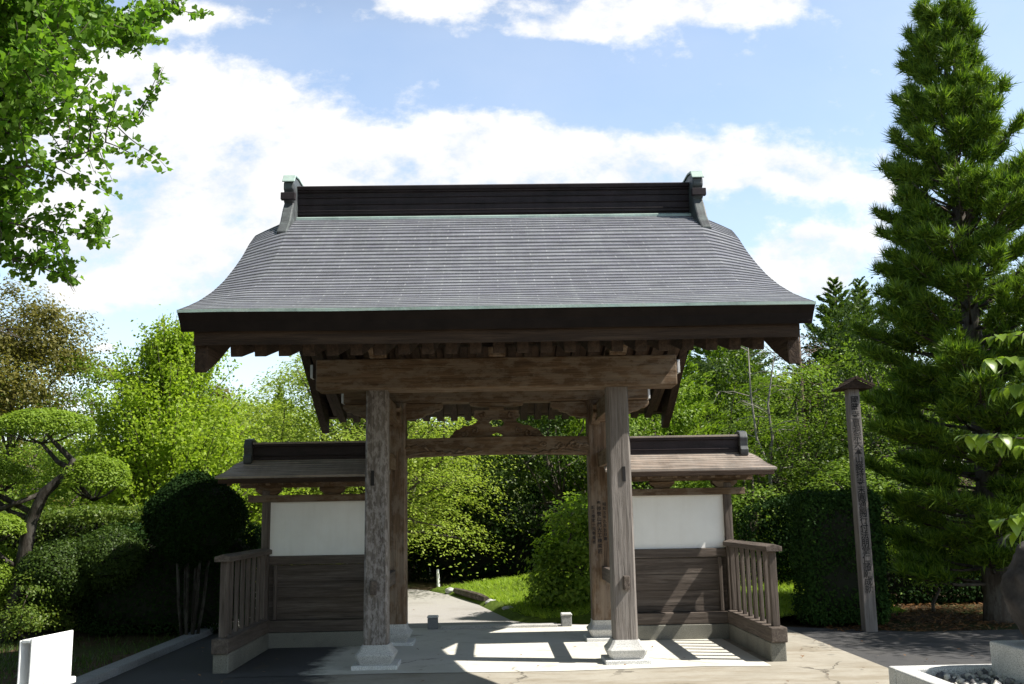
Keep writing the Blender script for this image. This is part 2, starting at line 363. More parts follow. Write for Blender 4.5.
def dup_part(o, offset, parent=None):
    c = o.copy(); COL.objects.link(c); c.parent = parent or o.parent
    c.location = Vector(o.location) + Vector(offset); ORG[c.name] = ORG[o.name]; return c
def dup_thing(root, loc, rz=0, sc=1, label=None):
    r = root.copy(); COL.objects.link(r); r.location = loc; r.rotation_euler = (0, 0, rz); r.scale = (sc, sc, sc) if not isinstance(sc, tuple) else sc
    if label: r['label'] = label
    for ch in list(root.children):
        c = ch.copy(); COL.objects.link(c); c.parent = r
    return r

def np_mesh(name, V, F):
    """V (n,3); F (m,k) equal sized faces"""
    me = bpy.data.meshes.new(name); k = F.shape[1]
    me.vertices.add(len(V)); me.vertices.foreach_set('co', np.ascontiguousarray(V, np.float32).ravel())
    me.loops.add(F.size); me.loops.foreach_set('vertex_index', np.ascontiguousarray(F, np.int32).ravel())
    me.polygons.add(len(F)); me.polygons.foreach_set('loop_start', np.arange(0, F.size, k, dtype=np.int32))
    me.update(calc_edges=True); me.validate(); return me
def unit(a): return a/(np.linalg.norm(a, axis=-1, keepdims=True)+1e-9)
def leaves(P, Nrm, L, W, rng, fold=.15, axis=None):
    """one folded rhombic leaf per point"""
    n = len(P); Nrm = unit(Nrm)
    a = unit(axis) if axis is not None else rng.normal(size=(n, 3))
    a = unit(a - Nrm*(a*Nrm).sum(1, keepdims=True)*(.0 if axis is not None else 1)); b = unit(np.cross(Nrm, a))
    l = (L*rng.uniform(.65, 1.25, n))[:, None]; w = (W*rng.uniform(.7, 1.2, n))[:, None]
    V = np.stack([P - a*l*.5, P + b*w*.5 + Nrm*w*fold, P + a*l*.5, P - b*w*.5 + Nrm*w*fold], 1).reshape(-1, 3)
    return V, np.arange(4*n).reshape(n, 4)
def clump_points(rng, blobs, nclump, per, rc, flat=.6, shell=.6, up=.5, low=-.6):
    """blobs: (centre, radii); leaf clumps sit near the outside of each blob with gaps between"""
    Ps, Ns = [], []
    wts = np.array([b[1][0]*b[1][2] for b in blobs]); wts = wts/wts.sum()
    for (c, r), w in zip(blobs, wts):
        c, r = np.array(c), np.array(r); k = max(3, int(nclump*w))
        d = unit(rng.normal(size=(k*3, 3))); d = d[d[:, 2] > low][:k]
        cc = c + d*r*rng.uniform(shell, 1.05, (len(d), 1))
        m = max(4, per); s = rc*rng.uniform(.6, 1.4, (len(cc), 1, 1))
        q = rng.normal(size=(len(cc), m, 3))*np.array([1, 1, flat])*s
        Ps.append((cc[:, None]+q).reshape(-1, 3))
        nn = unit(d)[:, None]*.6 + unit(q)*.45 + np.array([0, 0, up]) + rng.normal(size=q.shape)*.45
        Ns.append(nn.reshape(-1, 3))
    return np.concatenate(Ps), np.concatenate(Ns)
def leaf_obj(name, P, N, L, W, rng, mat, parent, **k):
    o = ORG[parent.name] if parent else Vector((0, 0, 0))
    V, F = leaves(P - np.array(o), N, L, W, rng, **k)
    return link_mesh(name, np_mesh(name, V, F), mat, parent)
def limbs(mb, base, top, r0, targets, rng, n=8, wob=.12, rl=.35):
    """trunk from base to top and a curved limb to each target"""
    base, top = Vector(base), Vector(top); pts = []; K = 7
    for i in range(K+1):
        t = i/K; p = base.lerp(top, t) + Vector((rng.normal()*wob, rng.normal()*wob, 0))*math.sin(t*math.pi); pts.append(p)
    mb.tube(pts, [r0*(1.35 if i == 0 else 1)*(1-.78*i/K) for i in range(K+1)], n)
    for t in targets:
        t = Vector(t); h = rng.uniform(.3, .8); j = int(h*K); p = pts[j]
        mid = p.lerp(t, .5) + Vector((rng.normal(), rng.normal(), rng.normal()*.5+.4))*.12*(t-p).length
        r = r0*(1-.78*h)*rl*1.4
        mb.tube([p, p.lerp(mid, .55), mid, mid.lerp(t, .6), t], [r, r*.85, r*.65, r*.45, r*.15], 5)
    return pts

# ------------------------------------------------------------------ ground, roads, hills
def sheet(name, pts, z, mat, thick=None):
    if thick: o = MB().prism(pts, 'Z', z-thick, z).build(name, mat)
    else: o = MB().add([(x, y, z) for x, y in pts], [tuple(range(len(pts)))]).build(name, mat)
    return tag(o, kind='structure')
MOUND = [(-.2, 7.6), (.35, 4.6)]
def terrain():
    xs = np.concatenate([np.linspace(-260, -40, 18)[:-1], np.linspace(-40, 40, 81), np.linspace(40, 260, 18)[1:]])
    ys = np.concatenate([np.linspace(-220, -20, 14)[:-1], np.linspace(-20, 60, 81), np.linspace(60, 300, 22)[1:]])
    X, Y = np.meshgrid(xs, ys); Z = hill(X, Y) - .03
    V = np.stack([X, Y, Z], -1).reshape(-1, 3); n = len(xs); I = np.arange(len(V)).reshape(len(ys), n)
    F = np.stack([I[:-1, :-1], I[:-1, 1:], I[1:, 1:], I[1:, :-1]], -1).reshape(-1, 4)
    o = link_mesh('ground', np_mesh('ground', V, F), 'soil', smooth=True); tag(o, kind='structure')
def hill(X, Y):
    s = lambda t: np.clip(t, 0, 1)**2*(3-2*np.clip(t, 0, 1))
    back = s((Y-24)/60)*(4.0+2.5*np.sin(X*.05+1)+1.2*np.sin(X*.13))
    side = s((X-3)/14)*s((Y-9)/14)*1.2
    return back + side
terrain()
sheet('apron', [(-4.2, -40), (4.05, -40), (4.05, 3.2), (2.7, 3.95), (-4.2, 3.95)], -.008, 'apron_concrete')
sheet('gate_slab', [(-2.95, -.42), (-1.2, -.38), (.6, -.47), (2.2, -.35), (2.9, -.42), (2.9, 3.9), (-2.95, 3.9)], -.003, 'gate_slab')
sheet('driveway', [(4.05, -40), (40, -40), (40, 2.3), (9, 2.35), (5.6, 2.3), (4.9, 2.75), (4.05, 3.2)], -.012, 'asphalt')
def road():
    right = [(1.25, 3.92), (.55, 4.3), (.32, 4.7), (.05, 6), (-.35, 8), (-.75, 9.6), (-1.5, 11.3), (-2.9, 13), (-5.2, 14.8), (-9, 16.5), (-16, 18)]
    left = [(-4.3, 3.92), (-4.2, 6), (-4.3, 8), (-5, 9.8), (-6.6, 11.4), (-9.5, 13), (-16, 14.6)]
    sheet('road', right + left[::-1], -.004, 'road_pale')
road()
def kerb():
    mb = MB(); y = -9.
    while y < 6.6: mb.box(-4.42, -4.22, y, y+.592, -.05, .07); y += .6
    tag(mb.build('kerb', 'granite_grey', bevel=.012), kind='structure')
kerb()
tag(MB().box(-.86, .86, 3.66, 3.86, -.02, .035).build('threshold_strip', 'granite', bevel=.008), kind='structure')
MB_ = MB
def grass_mound():
    # bank of mown grass to the right of the road behind the gate
    xs = np.linspace(-1.7, 6.0, 60); ys = np.linspace(3.45, 11.2, 54); X, Y = np.meshgrid(xs, ys)
    edge = np.interp(Y, [3.4, 4.15, 4.2, 4.7, 6, 8, 9.6, 11.3, 14], [3.6, 3.2, .6, .34, .08, -.3, -.7, -1.4, -3.2])
    t = np.clip((X-edge)/2.3, -.2, 1)
    Z = np.where(t > 0, .08+.46*t*t*(3-2*t)*np.clip((Y-4.0)/4, .15, 1)*(1-.75*np.clip((Y-9)/2.2, 0, 1)) + .03*np.sin(X*3+Y*2), -.25*np.clip(-t*5, 0, 1)+.1*(1-np.clip(-t*5, 0, 1)))
    V = np.stack([X, Y, Z], -1).reshape(-1, 3); n = len(xs); I = np.arange(len(V)).reshape(len(ys), n)
    F = np.stack([I[:-1, :-1], I[:-1, 1:], I[1:, 1:], I[1:, :-1]], -1).reshape(-1, 4)
    keep = (t.reshape(-1)[F] > -.15).any(1)
    o = link_mesh('grass_bank', np_mesh('grass_bank', V, F[keep]), 'lawn_soil', smooth=True); tag(o, kind='structure')
    return xs, ys, Z, t
def blades(name, P, h, w, rng, mat, lean=.35):
    n = len(P); a = rng.uniform(0, 2*np.pi, n); d = np.stack([np.cos(a), np.sin(a), 0*a], 1)
    hh = (h*rng.uniform(.5, 1.4, n))[:, None]; tip = P + np.stack([rng.normal(0, lean, n), rng.normal(0, lean, n), np.ones(n)], 1)*hh
    V = np.stack([P-d*w, P+d*w, tip], 1).reshape(-1, 3)
    o = link_mesh(name, np_mesh(name, V, np.arange(3*n).reshape(n, 3)), mat); return tag(o, kind='stuff')
rngG = np.random.default_rng(11)
gx, gy, gz, gt = grass_mound()
def bank_grass():
    n = 70000; x = rngG.uniform(-1.6, 5.95, n); y = rngG.uniform(3.5, 11, n)
    ix = np.clip(((x-gx[0])/(gx[1]-gx[0])).astype(int), 0, len(gx)-2); iy = np.clip(((y-gy[0])/(gy[1]-gy[0])).astype(int), 0, len(gy)-2)
    ok = gt[iy, ix] > .02; P = np.stack([x, y, gz[iy, ix]-.01], 1)[ok]
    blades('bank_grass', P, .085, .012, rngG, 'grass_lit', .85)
bank_grass()
def lawn():
    n = 26000; x = rngG.uniform(-11, -4.45, n); y = rngG.uniform(-3.5, 3.6, n); P = np.stack([x, y, 0*x-.03], 1)
    keep = rngG.uniform(size=n) < np.clip(.95-.12*(x+11) + .5*np.sin(x*2)*np.sin(y*1.7), .12, 1)
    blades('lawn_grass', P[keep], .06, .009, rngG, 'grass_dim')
lawn()
def litter():
    n = 5000; x = rngG.uniform(4.6, 11, n); y = rngG.uniform(2.35, 6.5, n); y = np.where(x < 5.6, np.maximum(y, 2.5), y)
    P = np.stack([x, y, rngG.uniform(-.02, .01, n)], 1)
    V, F = leaves(P, np.array([0, 0, 1.])+rngG.normal(size=(n, 3))*.25, .09, .03, rngG)
    tag(link_mesh('leaf_litter', np_mesh('leaf_litter', V, F), 'litter'), kind='stuff')
litter()
def debris():
    n = 420; x = rngG.uniform(-4, 9, n); y = rngG.uniform(-2.2, 7, n); keep = (rngG.uniform(size=n) < .35) | (np.abs(x) > 2.6); x, y = x[keep], y[keep]; n = len(x)
    V, F = leaves(np.stack([x, y, np.full(n, .012)], 1), np.array([0, 0, 1.])+rngG.normal(size=(n, 3))*.2, .05, .022, rngG)
    tag(link_mesh('fallen_leaves', np_mesh('fallen_leaves', V, F), 'litter'), kind='stuff')
debris()

# ------------------------------------------------------------------ the roofed gate
GATE = thing('temple_gate', 'large wooden temple gate on four pillars under a curved copper roof', 'gate', (0, 1, 0))
def sq_ring(cx, cy, hx, hy, z, ch=.0):
    c = ch; return [(cx-hx+c, cy-hy, z), (cx+hx-c, cy-hy, z), (cx+hx, cy-hy+c, z), (cx+hx, cy+hy-c, z), (cx+hx-c, cy+hy, z), (cx-hx+c, cy+hy, z), (cx-hx, cy+hy-c, z), (cx-hx, cy-hy+c, z)]
PILL = {}
def pillar(cx, cy, hx, hy, z0, z1, mat, taper=.93, label=None, foot=1.):
    rings = [sq_ring(cx, cy, hx*k, hy*k, z, .022) for z, k in ((z0, 1), (z0+(z1-z0)*.5, (1+taper)/2), (z1, taper))]
    o = MB().loops(rings).build('pillar', mat, GATE)
    if label: o['label'] = label
    pr = []
    
    for z, k, ch in ((.04, .195, .03), (.06, .205, .03), (.10, .228, .03), (.128, .238, .03), (.140, .24, .03), (.150, .234, .03), (.17, .212, .028), (.2, .187, .026), (.23, .168, .025), (z0, .158, .024)):
        q = (k*.9+.012)*foot; pr.append(sq_ring(cx, cy, max(q*hx/.14, hx+.004), max(q*hy/.14, hy+.004), z, ch))
    MB().loops(pr).build('plinth', 'granite', o)
    MB().box(cx-.262*hx*foot/.14, cx+.262*hx*foot/.14, cy-.26*hy*foot/.14, cy+.26*hy*foot/.14, -.02, .04).build('footing_slab', 'granite_pale', o, .008)
    return o
for s in (-1, 1):
    PILL['f', s] = pillar(s*1.4, .14, .135, .14, .245, 3.095, 'pillar_peeling' if s < 0 else 'pillar_bare', .91,
                          'front pillar with pale peeling patches' if s < 0 else 'front pillar of bare silvery wood in the sun')
    PILL['r', s] = pillar(s*1.41, 2.12, .185, .16, .258, 3.16, 'pillar_old', .97, 'dark old pillar beside the left wing wall' if s < 0 else 'old brown pillar with columns of ink writing', foot=.82)
# front lintel and rear lintel
MB().box(-2.087, 2.087, -.1, .3, 3.095, 3.449).build('front_lintel', 'brown_timber_X', GATE, .016)
MB().box(-2.07, 2.07, 1.98, 2.26, 3.16, 3.40).build('rear_lintel', 'brown_timber_X', GATE, .014)
for s in (-1, 1): MB().box(s*2.07, s*2.10, 1.99, 2.25, 3.17, 3.39).build('lintel_end', 'end_white', GATE, .006)
# purlins and their capped ends
for y, z0, z1 in ((.1, 3.62, 3.80), (2.12, 3.52, 3.72), (1.1, 4.15, 4.35)):
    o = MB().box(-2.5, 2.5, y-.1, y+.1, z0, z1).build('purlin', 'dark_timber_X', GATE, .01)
    for s in (-1, 1): MB().box(s*2.5, s*2.535, y-.085, y+.085, z0+.01, z1-.01).build('purlin_cap', 'end_white', o, .004)
# ties between front and rear pillars, with tenon heads through the front pillars
for s in (-1, 1):
    MB().box(s*1.4-.045, s*1.4+.045, .27, 1.97, 2.25, 2.45).build('upper_tie', 'brown_timber_Y', GATE, .01)
    o = MB().box(s*1.4-.04, s*1.4+.04, .27, 1.97, .78, .95).build('lower_tie', 'grey_timber_Y', GATE, .01)
    MB().box(s*1.42-.033, s*1.42+.033, -.065, .01, .79, .945).build('tenon_head', 'grey_timber_Y', o, .006)
    MB().box(s*1.44-.018, s*1.44+.018, -.006, .02, 2.0, 2.17).build('mortise', 'ink', GATE)
    MB().box(s*1.4-.08, s*1.4+.08, .3, 1.98, 2.86, 3.09).build('cross_beam', 'brown_timber_Y', GATE, .01)
# small bracket blocks on the front lintel
for x in (-1.37, 0, 1.4):
    o = MB().box(x-.1, x+.1, -.17, .3, 3.453, 3.56).build('bracket_block', 'brown_timber_Y', GATE, .012)
    if x: # carved nose with two curled lobes
        for k in (-1, 1):
            MB().prism([(-.12, 3.46), (-.30, 3.50), (-.34, 3.56), (-.30, 3.61), (-.24, 3.585), (-.12, 3.62)], 'X', x+k*.07-.028, x+k*.07+.028).build('carved_nose', 'brown_timber_Y', o, .01)
# corbels under the rear lintel
def corbel(s, x0, d):
    p = [(0, 3.155), (.50, 3.155), (.50, 3.10), (.46, 3.06), (.40, 3.055), (.36, 3.02), (.28, 3.005), (.22, 2.965), (.12, 2.95), (.0, 2.93)]
    MB().prism([(x0+d*q, z) for q, z in p], 'Y', 2.03, 2.19).build('corbel', 'brown_timber_X', GATE, .008)
for s in (-1, 1): corbel(s, s*1.235, -s); corbel(s, s*1.585, s)
for s in (-1, 1):  # scroll noses towards the front, on the rear pillars
    MB().prism([(1.965, 3.09), (1.62, 3.10), (1.58, 3.05), (1.63, 3.0), (1.60, 2.95), (1.66, 2.90), (1.72, 2.93), (1.80, 2.86), (1.965, 2.82)], 'X', s*1.33-.06, s*1.33+.06).build('scroll_nose', 'brown_timber_Y', GATE, .01)
# carved rainbow beam
def rainbow():
    top = [(x, 2.675+.012*math.cos(x/1.23*math.pi/2)) for x in np.linspace(-1.235, 1.235, 17)]
    bot = [(x, 2.425+.028*math.cos(x/1.23*math.pi/2)) for x in np.linspace(1.235, -1.235, 17)]
    o = MB().prism(top+bot, 'Y', 1.99, 2.2).build('rainbow_beam', 'brown_timber_X', GATE, .01)
    for s in (-1, 1):      # relief scrolls and leaf sprays on the face
        mb = MB()
        def curl(cx, cz, r, turns, rot, sg, rad=.014):
            pts = [(cx+s*(r*(1-.8*t)*math.cos(rot+sg*turns*2*math.pi*t)), 1.99, cz+r*(1-.8*t)*math.sin(rot+sg*turns*2*math.pi*t)) for t in np.linspace(0, 1, 22)]
            mb.tube(pts, [rad*1.5*(1-.5*t) for t in np.linspace(0, 1, 22)], 6)
        curl(1.04, 2.57, .075, 1.5, 3.1, 1); curl(.85, 2.555, .05, 1.3, 0, -1, .011); curl(.62, 2.585, .04, 1.2, 3, 1, .01)
        for a in np.linspace(.35, 1.15, 8):
            mb.tube([(s*a, 1.99, 2.50+.05*math.sin(a*7)), (s*(a+.05), 1.985, 2.53+.05*math.sin(a*7+.5)), (s*(a+.12), 1.99, 2.52+.05*math.sin(a*7+1.2))], [.008, .024, .006], 6)
        mb.tube([(s*t, 1.99, 2.475+.02*math.sin(t*9)) for t in np.linspace(.2, 1.2, 24)], [.012]*24, 6)
        mb.build('carved_scroll', 'brown_timber_X', o, smooth=True)
rainbow()
# frog-leg strut
def kaeru():
    k = .00187; z0 = 2.688
    half = [(345, 0), (335, 12), (322, 22), (314, 40), (296, 56), (272, 60), (250, 76), (228, 84), (205, 82), (178, 92), (152, 104), (140, 120), (146, 134), (166, 142), (168, 160), (158, 178), (166, 190), (150, 196)]
    right = [(x*k, z0+z*k) for x, z in half]; outer = right + [(-x, z) for x, z in right[::-1]]
    holes = [[(-50, 6), (50, 6), (30, 22), (0, 34), (-30, 22)], [(0, 74), (32, 76), (52, 92), (52, 112), (34, 126), (0, 128), (-34, 126), (-52, 112), (-52, 92), (-32, 76)]]
    bm = bmesh.new()
    def loop(pts):
        vs = [bm.verts.new((x, 2.06, z)) for x, z in pts]; return [bm.edges.new((vs[i], vs[(i+1) % len(vs)])) for i in range(len(vs))]
    es = loop(outer)
    for h in holes: es += loop([(x*k, z0+z*k) for x, z in h])
    bmesh.ops.triangle_fill(bm, use_beauty=True, use_dissolve=False, edges=es)
    for f in list(bm.faces):   # drop faces that fell in the holes
        c = f.calc_center_median()
        for h in holes:
            n = len(h); ins = False
            for i in range(n):
                (x1, y1), (x2, y2) = [(x*k, z0+z*k) for x, z in (h[i], h[(i+1) % n])]
                if (y1 > c.z) != (y2 > c.z) and c.x < (x2-x1)*(c.z-y1)/(y2-y1)+x1: ins = not ins
            if ins: bm.faces.remove(f); break
    r = bmesh.ops.extrude_face_region(bm, geom=list(bm.faces))
    bmesh.ops.translate(bm, verts=[v for v in r['geom'] if isinstance(v, bmesh.types.BMVert)], vec=(0, .1, 0))
    bmesh.ops.recalc_face_normals(bm, faces=bm.faces)
    bmesh.ops.translate(bm, verts=bm.verts, vec=(0, -1, 0))
    me = bpy.data.meshes.new('frog_leg_strut'); bm.to_mesh(me); bm.free()
    o = link_mesh('frog_leg_strut', me, 'brown_timber_X', GATE, .006)
    mb = MB()
    for s in (-1, 1):
        for cx, cz, r in ((.44, 2.73, .05), (.30, 2.78, .045), (.2, 2.99, .04)):
            mb.tube([(s*(cx+r*(1-.75*t)*math.cos(6.5*t+2)), 2.06, cz+r*(1-.75*t)*math.sin(6.5*t+2)) for t in np.linspace(0, 1, 16)], [.015]*16, 6)
    mb.build('carved_cloud', 'brown_timber_X', o, smooth=True)
    MB().box(-.1, .1, 2.03, 2.19, 3.055, 3.1).build('bearing_block', 'brown_timber_X', o, .01)
    MB().prism([(-.37, 3.157), (.37, 3.157), (.36, 3.12), (.25, 3.10), (.11, 3.098), (-.11, 3.098), (-.25, 3.10), (-.36, 3.12)], 'Y', 2.04, 2.18).build('bracket_arm', 'brown_timber_X', o, .006)
kaeru()

# roof surface
YR = .45
PROF = [(-3.06, 3.425), (-2.75, 3.535), (-2.4, 3.675), (-2.0, 3.865), (-1.6, 4.085), (-1.2, 4.335), (-.8, 4.60), (-.4, 4.885), (0, 5.12), (.2, 5.215), (.45, 5.30)]
PY, PZ = [p[0] for p in PROF], [p[1] for p in PROF]
YE = 3.90                                            # rear eave
def roofz(y): return float(np.interp(y, PY, PZ)) if y <= YR else float(np.interp(YR-(y-YR)*(YR+3.06)/(YE-YR), PY, PZ))
def verge_x(y):
    t = 1-abs(y-YR)/(3.51 if y < YR else YE-YR); t = min(max(t, 0), 1); return 2.766 + .15*t**4
def verge_drop(y):
    t = 1-abs(y-YR)/(3.51 if y < YR else YE-YR); return .01+.20*min(max(t, 0), 1)**1.5
def sag(x): return .018*(abs(x)/2.766)**3
def surf(u, y, dz=0):
    """u in -1..1 across the roof"""
    vx = verge_x(y); x = u*vx; a = (abs(x)-(vx-.42))/.42
    d = verge_drop(y)*max(a, 0)**1.2
    e = sag(x)*max(0, (-y-1.5)/1.56) if y < YR else 0
    return (x, y, roofz(y)-d+e+dz)
US = [-1, -.985, -.96, -.93, -.9, -.87, -.85, -.84] + list(np.linspace(-.8, .8, 13)) + [.84, .85, .87, .9, .93, .96, .985, 1]
def roof():
    ncourse = 34; rows = []; vv = []
    yf = np.linspace(-3.06, .2, ncourse+1)
    for i in range(ncourse):                         # stepped copper courses, each lapping the one below
        sl = (roofz(yf[i+1])-roofz(yf[i]))/(yf[i+1]-yf[i]); st = .38*max(.02, sl-.22)*(yf[i+1]-yf[i])
        rows.append((yf[i]-(.006 if i else 0), st if i else 0)); rows.append((yf[i+1]-.006, .0)); vv += [i+.02, i+.98]
    rows.append((YR, .0)); vv.append(ncourse+.5)
    yb = np.linspace(YR, YE, 30)
    for i in range(29): rows.append((yb[i]+.01, .0)); rows.append((yb[i+1]+.01 if i < 28 else YE, .008 if i < 28 else 0)); vv += [50+i+.98, 50+i+.02]
    mb = MB(); n = len(US); V = [surf(u, y, dz) for y, dz in rows for u in US]; k = len(rows)
    F = [(r*n+i, r*n+i+1, (r+1)*n+i+1, (r+1)*n+i) for r in range(k-1) for i in range(n-1)]
    Vb = [(x*.999, y, z-.022) for x, y, z in V]
    F += [tuple(k*n+j for j in f[::-1]) for f in F]
    ring = list(range(n)) + [r*n+n-1 for r in range(1, k)] + [(k-1)*n+i for i in range(n-2, -1, -1)] + [r*n for r in range(k-2, 0, -1)]
    F += [(ring[i], ring[i]+k*n, ring[(i+1) % len(ring)]+k*n, ring[(i+1) % len(ring)]) for i in range(len(ring))]
    mb.add(V+Vb, F); RF = mb.build('roof', 'roof_copper', GATE)
    uv = RF.data.uv_layers.new(name='courses')       # x across the roof, course number up the slope
    for l in RF.data.loops:
        j = l.vertex_index % (k*n); uv.data[l.index].uv = (V[j][0], vv[j//n])
    # patina drip strip and dark layered eave front and rear
    for yy, sg in ((-3.06, -1), (YE, 1)):
        st = MB(); P = [surf(u, yy, 0) for u in US]
        st.loops([[(x, y+sg*.012, z+.006) for x, y, z in P] + [(x, y-sg*.02, z+.012) for x, y, z in P[::-1]],
                  [(x, y+sg*.012, z-.02) for x, y, z in P] + [(x, y-sg*.02, z-.018) for x, y, z in P[::-1]]], True)
        st.build('drip_edge', 'patina', RF)
        fb = MB()
        prof = [(-.004, -.018), (.03, -.09), (.045, -.165), (.05, -.18), (.32, -.10), (.32, -.01)]
        L = [[(x*(1-.01*(-dz)/.18), y-sg*dy, z+dz) for dy, dz in prof] for x, y, z in P]
        fb.loops(L); fb.build('fascia', 'eave_lacquer', RF)
        kb = MB()
        prof = [(.09, -.15), (.10, -.29), (.22, -.27), (.22, -.12)]
        L = [[(x*.955, y-sg*dy, z+dz) for dy, dz in prof] for x, y, z in P]
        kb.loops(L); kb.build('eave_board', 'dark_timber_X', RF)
    # verge cladding: thick dark edge down both gables
    ys = list(np.linspace(-3.02, YE-.02, 48))
    for s in (-1, 1):
        vm = MB(); L = []
        for y in ys:
            x, _, z = surf(s, y); th = .17
            L.append([(x+s*.004, y, z+.004), (x+s*.004, y, z-.05), (x-s*.03, y, z-th), (x-s*.16, y, z-th), (x-s*.16, y, z-.02+.0)])
        vm.loops(L); vm.build('verge_edge', 'eave_lacquer', RF)
    # ridge: flashing, recessed neck, banded body and cap
    fl = MB(); fl.prism([(.13, 5.185), (.13, 5.215), (.2, 5.245), (.7, 5.245), (.77, 5.215), (.77, 5.185)], 'X', -2.41, 2.41); fl.build('ridge_flashing', 'patina', RF)
    rd = MB(); rd.box(-2.41, 2.41, .235, .665, 5.245, 5.28); z = 5.28
    for h, ins in ((.035, .0), (.012, -.014), (.075, .012), (.012, -.006), (.075, .012), (.012, -.006), (.055, .01), (.02, -.02)):
        rd.box(-2.41, 2.41, .21+ins, .69-ins, z, z+h); z += h
    rd.build('ridge', 'ridge_copper', RF, .004)
    MB().prism([(.16, z), (.14, z+.035), (.2, z+.062), (.7, z+.062), (.76, z+.035), (.74, z)], 'X', -2.41, 2.41).build('ridge_cap', 'ridge_copper', RF, .006)
    for s in (-1, 1):
        a, b = (s*2.39, s*2.515)
        pts = [(-.40, 4.90), (-.36, 4.80), (.0, 5.02), (.3, 5.10), (.6, 5.10), (.9, 5.02), (1.26, 4.80), (1.3, 4.90), (1.1, 5.08), (.98, 5.264), (.90, 5.360), (.97, 5.392), (.97, 5.464), (.91, 5.488), (.95, 5.520), (.95, 5.600), (.88, 5.688), (.70, 5.720),
               (.2, 5.720), (.02, 5.688), (-.05, 5.600), (-.05, 5.520), (-.01, 5.488), (-.07, 5.464), (-.07, 5.392), (.0, 5.360), (-.08, 5.264), (-.2, 5.08)]
        MB().prism(pts, 'X', a, b).build('ridge_ornament', 'verge_copper', RF, .018)
        MB().prism([(.02, 5.692), (.2, 5.724), (.7, 5.724), (.88, 5.692), (.97, 5.600), (.985, 5.608), (.9, 5.712), (.7, 5.748), (.2, 5.748), (0, 5.712), (-.085, 5.608), (-.07, 5.600)], 'X', a-s*.012, b+s*.012).build('ornament_crest', 'patina', RF, .006)
        MB().prism([(-.085, 5.384), (-.02, 5.384), (-.02, 5.472), (-.085, 5.472)], 'X', a-s*.02, b+s*.025).build('ornament_band', 'ridge_copper', RF, .006)
    return RF
ROOF = roof()
# rafters (visible ones carry the eaves), soffit boards, gable boards and bargeboards
def frame():
    fz = lambda y: 3.11+(y+2.86)*.255                # centre line of the front rafters
    bz = lambda y: 3.11+(3.62-y)*.30
    def raf(y0, z0, y1, z1):
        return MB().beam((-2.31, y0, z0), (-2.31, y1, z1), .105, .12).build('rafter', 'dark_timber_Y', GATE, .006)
    a = raf(-2.82, fz(-2.82), .9, fz(.9)); b = raf(3.62, bz(3.62), .3, bz(.3))
    for i in range(1, 23): dup_part(a, (i*.21, 0, 0)); dup_part(b, (i*.21, 0, 0))
    MB().add([(-2.46, -2.85, fz(-2.85)+.064), (2.46, -2.85, fz(-2.85)+.064), (2.46, .95, fz(.95)+.064), (-2.46, .95, fz(.95)+.064),
              (-2.46, -2.85, fz(-2.85)+.09), (2.46, -2.85, fz(-2.85)+.09), (2.46, .95, fz(.95)+.09), (-2.46, .95, fz(.95)+.09)],
             [(0,1,2,3),(7,6,5,4),(0,4,5,1),(1,5,6,2),(2,6,7,3),(3,7,4,0)]).build('soffit', 'soffit_board', GATE)
    MB().add([(-2.46, 3.66, bz(3.66)+.064), (2.46, 3.66, bz(3.66)+.064), (2.46, .9, bz(.9)+.064), (-2.46, .9, bz(.9)+.064),
              (-2.46, 3.66, bz(3.66)+.09), (2.46, 3.66, bz(3.66)+.09), (2.46, .9, bz(.9)+.09), (-2.46, .9, bz(.9)+.09)],
             [(0,1,2,3),(7,6,5,4),(0,4,5,1),(1,5,6,2),(2,6,7,3),(3,7,4,0)]).build('soffit', 'soffit_board', GATE)
    for s in (-1, 1):
        # gable wall of upright boards between the purlins and the roof
        ys = np.linspace(-1.9, 2.9, 14)
        pts = [(y, roofz(y)-.2) for y in ys] + [(y, min(roofz(y)-.3, 3.62+.22*max(0, 1.9-abs(y-1.0)))) for y in ys[::-1]]
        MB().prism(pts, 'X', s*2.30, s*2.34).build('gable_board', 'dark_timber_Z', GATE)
        for y0, y1 in ((-2.9, YR-.005), (YR+.005, YE-.14)):
            ys = np.linspace(y0, y1, 16); f = y0 < 0; P = []; tip = y0 if f else y1
            top = [(y, roofz(y)-.15) for y in ys]; bot = []
            for y in ys[::-1]:
                d = abs(y-tip); h = .42-.04*min(d, 1)
                bot.append((y, roofz(y)-.15-h))
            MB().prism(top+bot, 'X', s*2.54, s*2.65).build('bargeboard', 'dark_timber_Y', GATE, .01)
        MB().prism([(YR-.22, 4.86), (YR+.22, 4.86), (YR+.26, 4.62), (YR+.16, 4.52), (YR+.12, 4.36), (YR, 4.28), (YR-.12, 4.36), (YR-.16, 4.52), (YR-.26, 4.62)], 'X', s*2.63, s*2.66).build('gable_pendant', 'dark_timber_Z', GATE, .008)
frame()

# ------------------------------------------------------------------ writing
def text_mesh(name, rows, mat, parent, size, cx, y, z_top, pitch, sx=1., axis='front'):
    """upright column of characters on a face that looks towards -Y"""
    vs, fs = MB(), None
    for i, ch in enumerate(rows):
        cu = bpy.data.curves.new('glyph', 'FONT'); cu.body = ch; cu.size = size; cu.align_x = 'CENTER'; cu.resolution_u = 2; cu.offset = size*.012
        ob = bpy.data.objects.new('glyph', cu); COL.objects.link(ob)
        dg = bpy.context.evaluated_depsgraph_get(); me = bpy.data.meshes.new_from_object(ob.evaluated_get(dg))
        o = [(cx+v.co.x*sx, y-.0005*(i % 2), z_top-i*pitch-size*.8+v.co.y) for v in me.vertices]
        vs.add(o, [tuple(p.vertices) for p in me.polygons])
        bpy.data.objects.remove(ob); bpy.data.curves.remove(cu); bpy.data.meshes.remove(me)
    return vs.build(name, mat, parent)
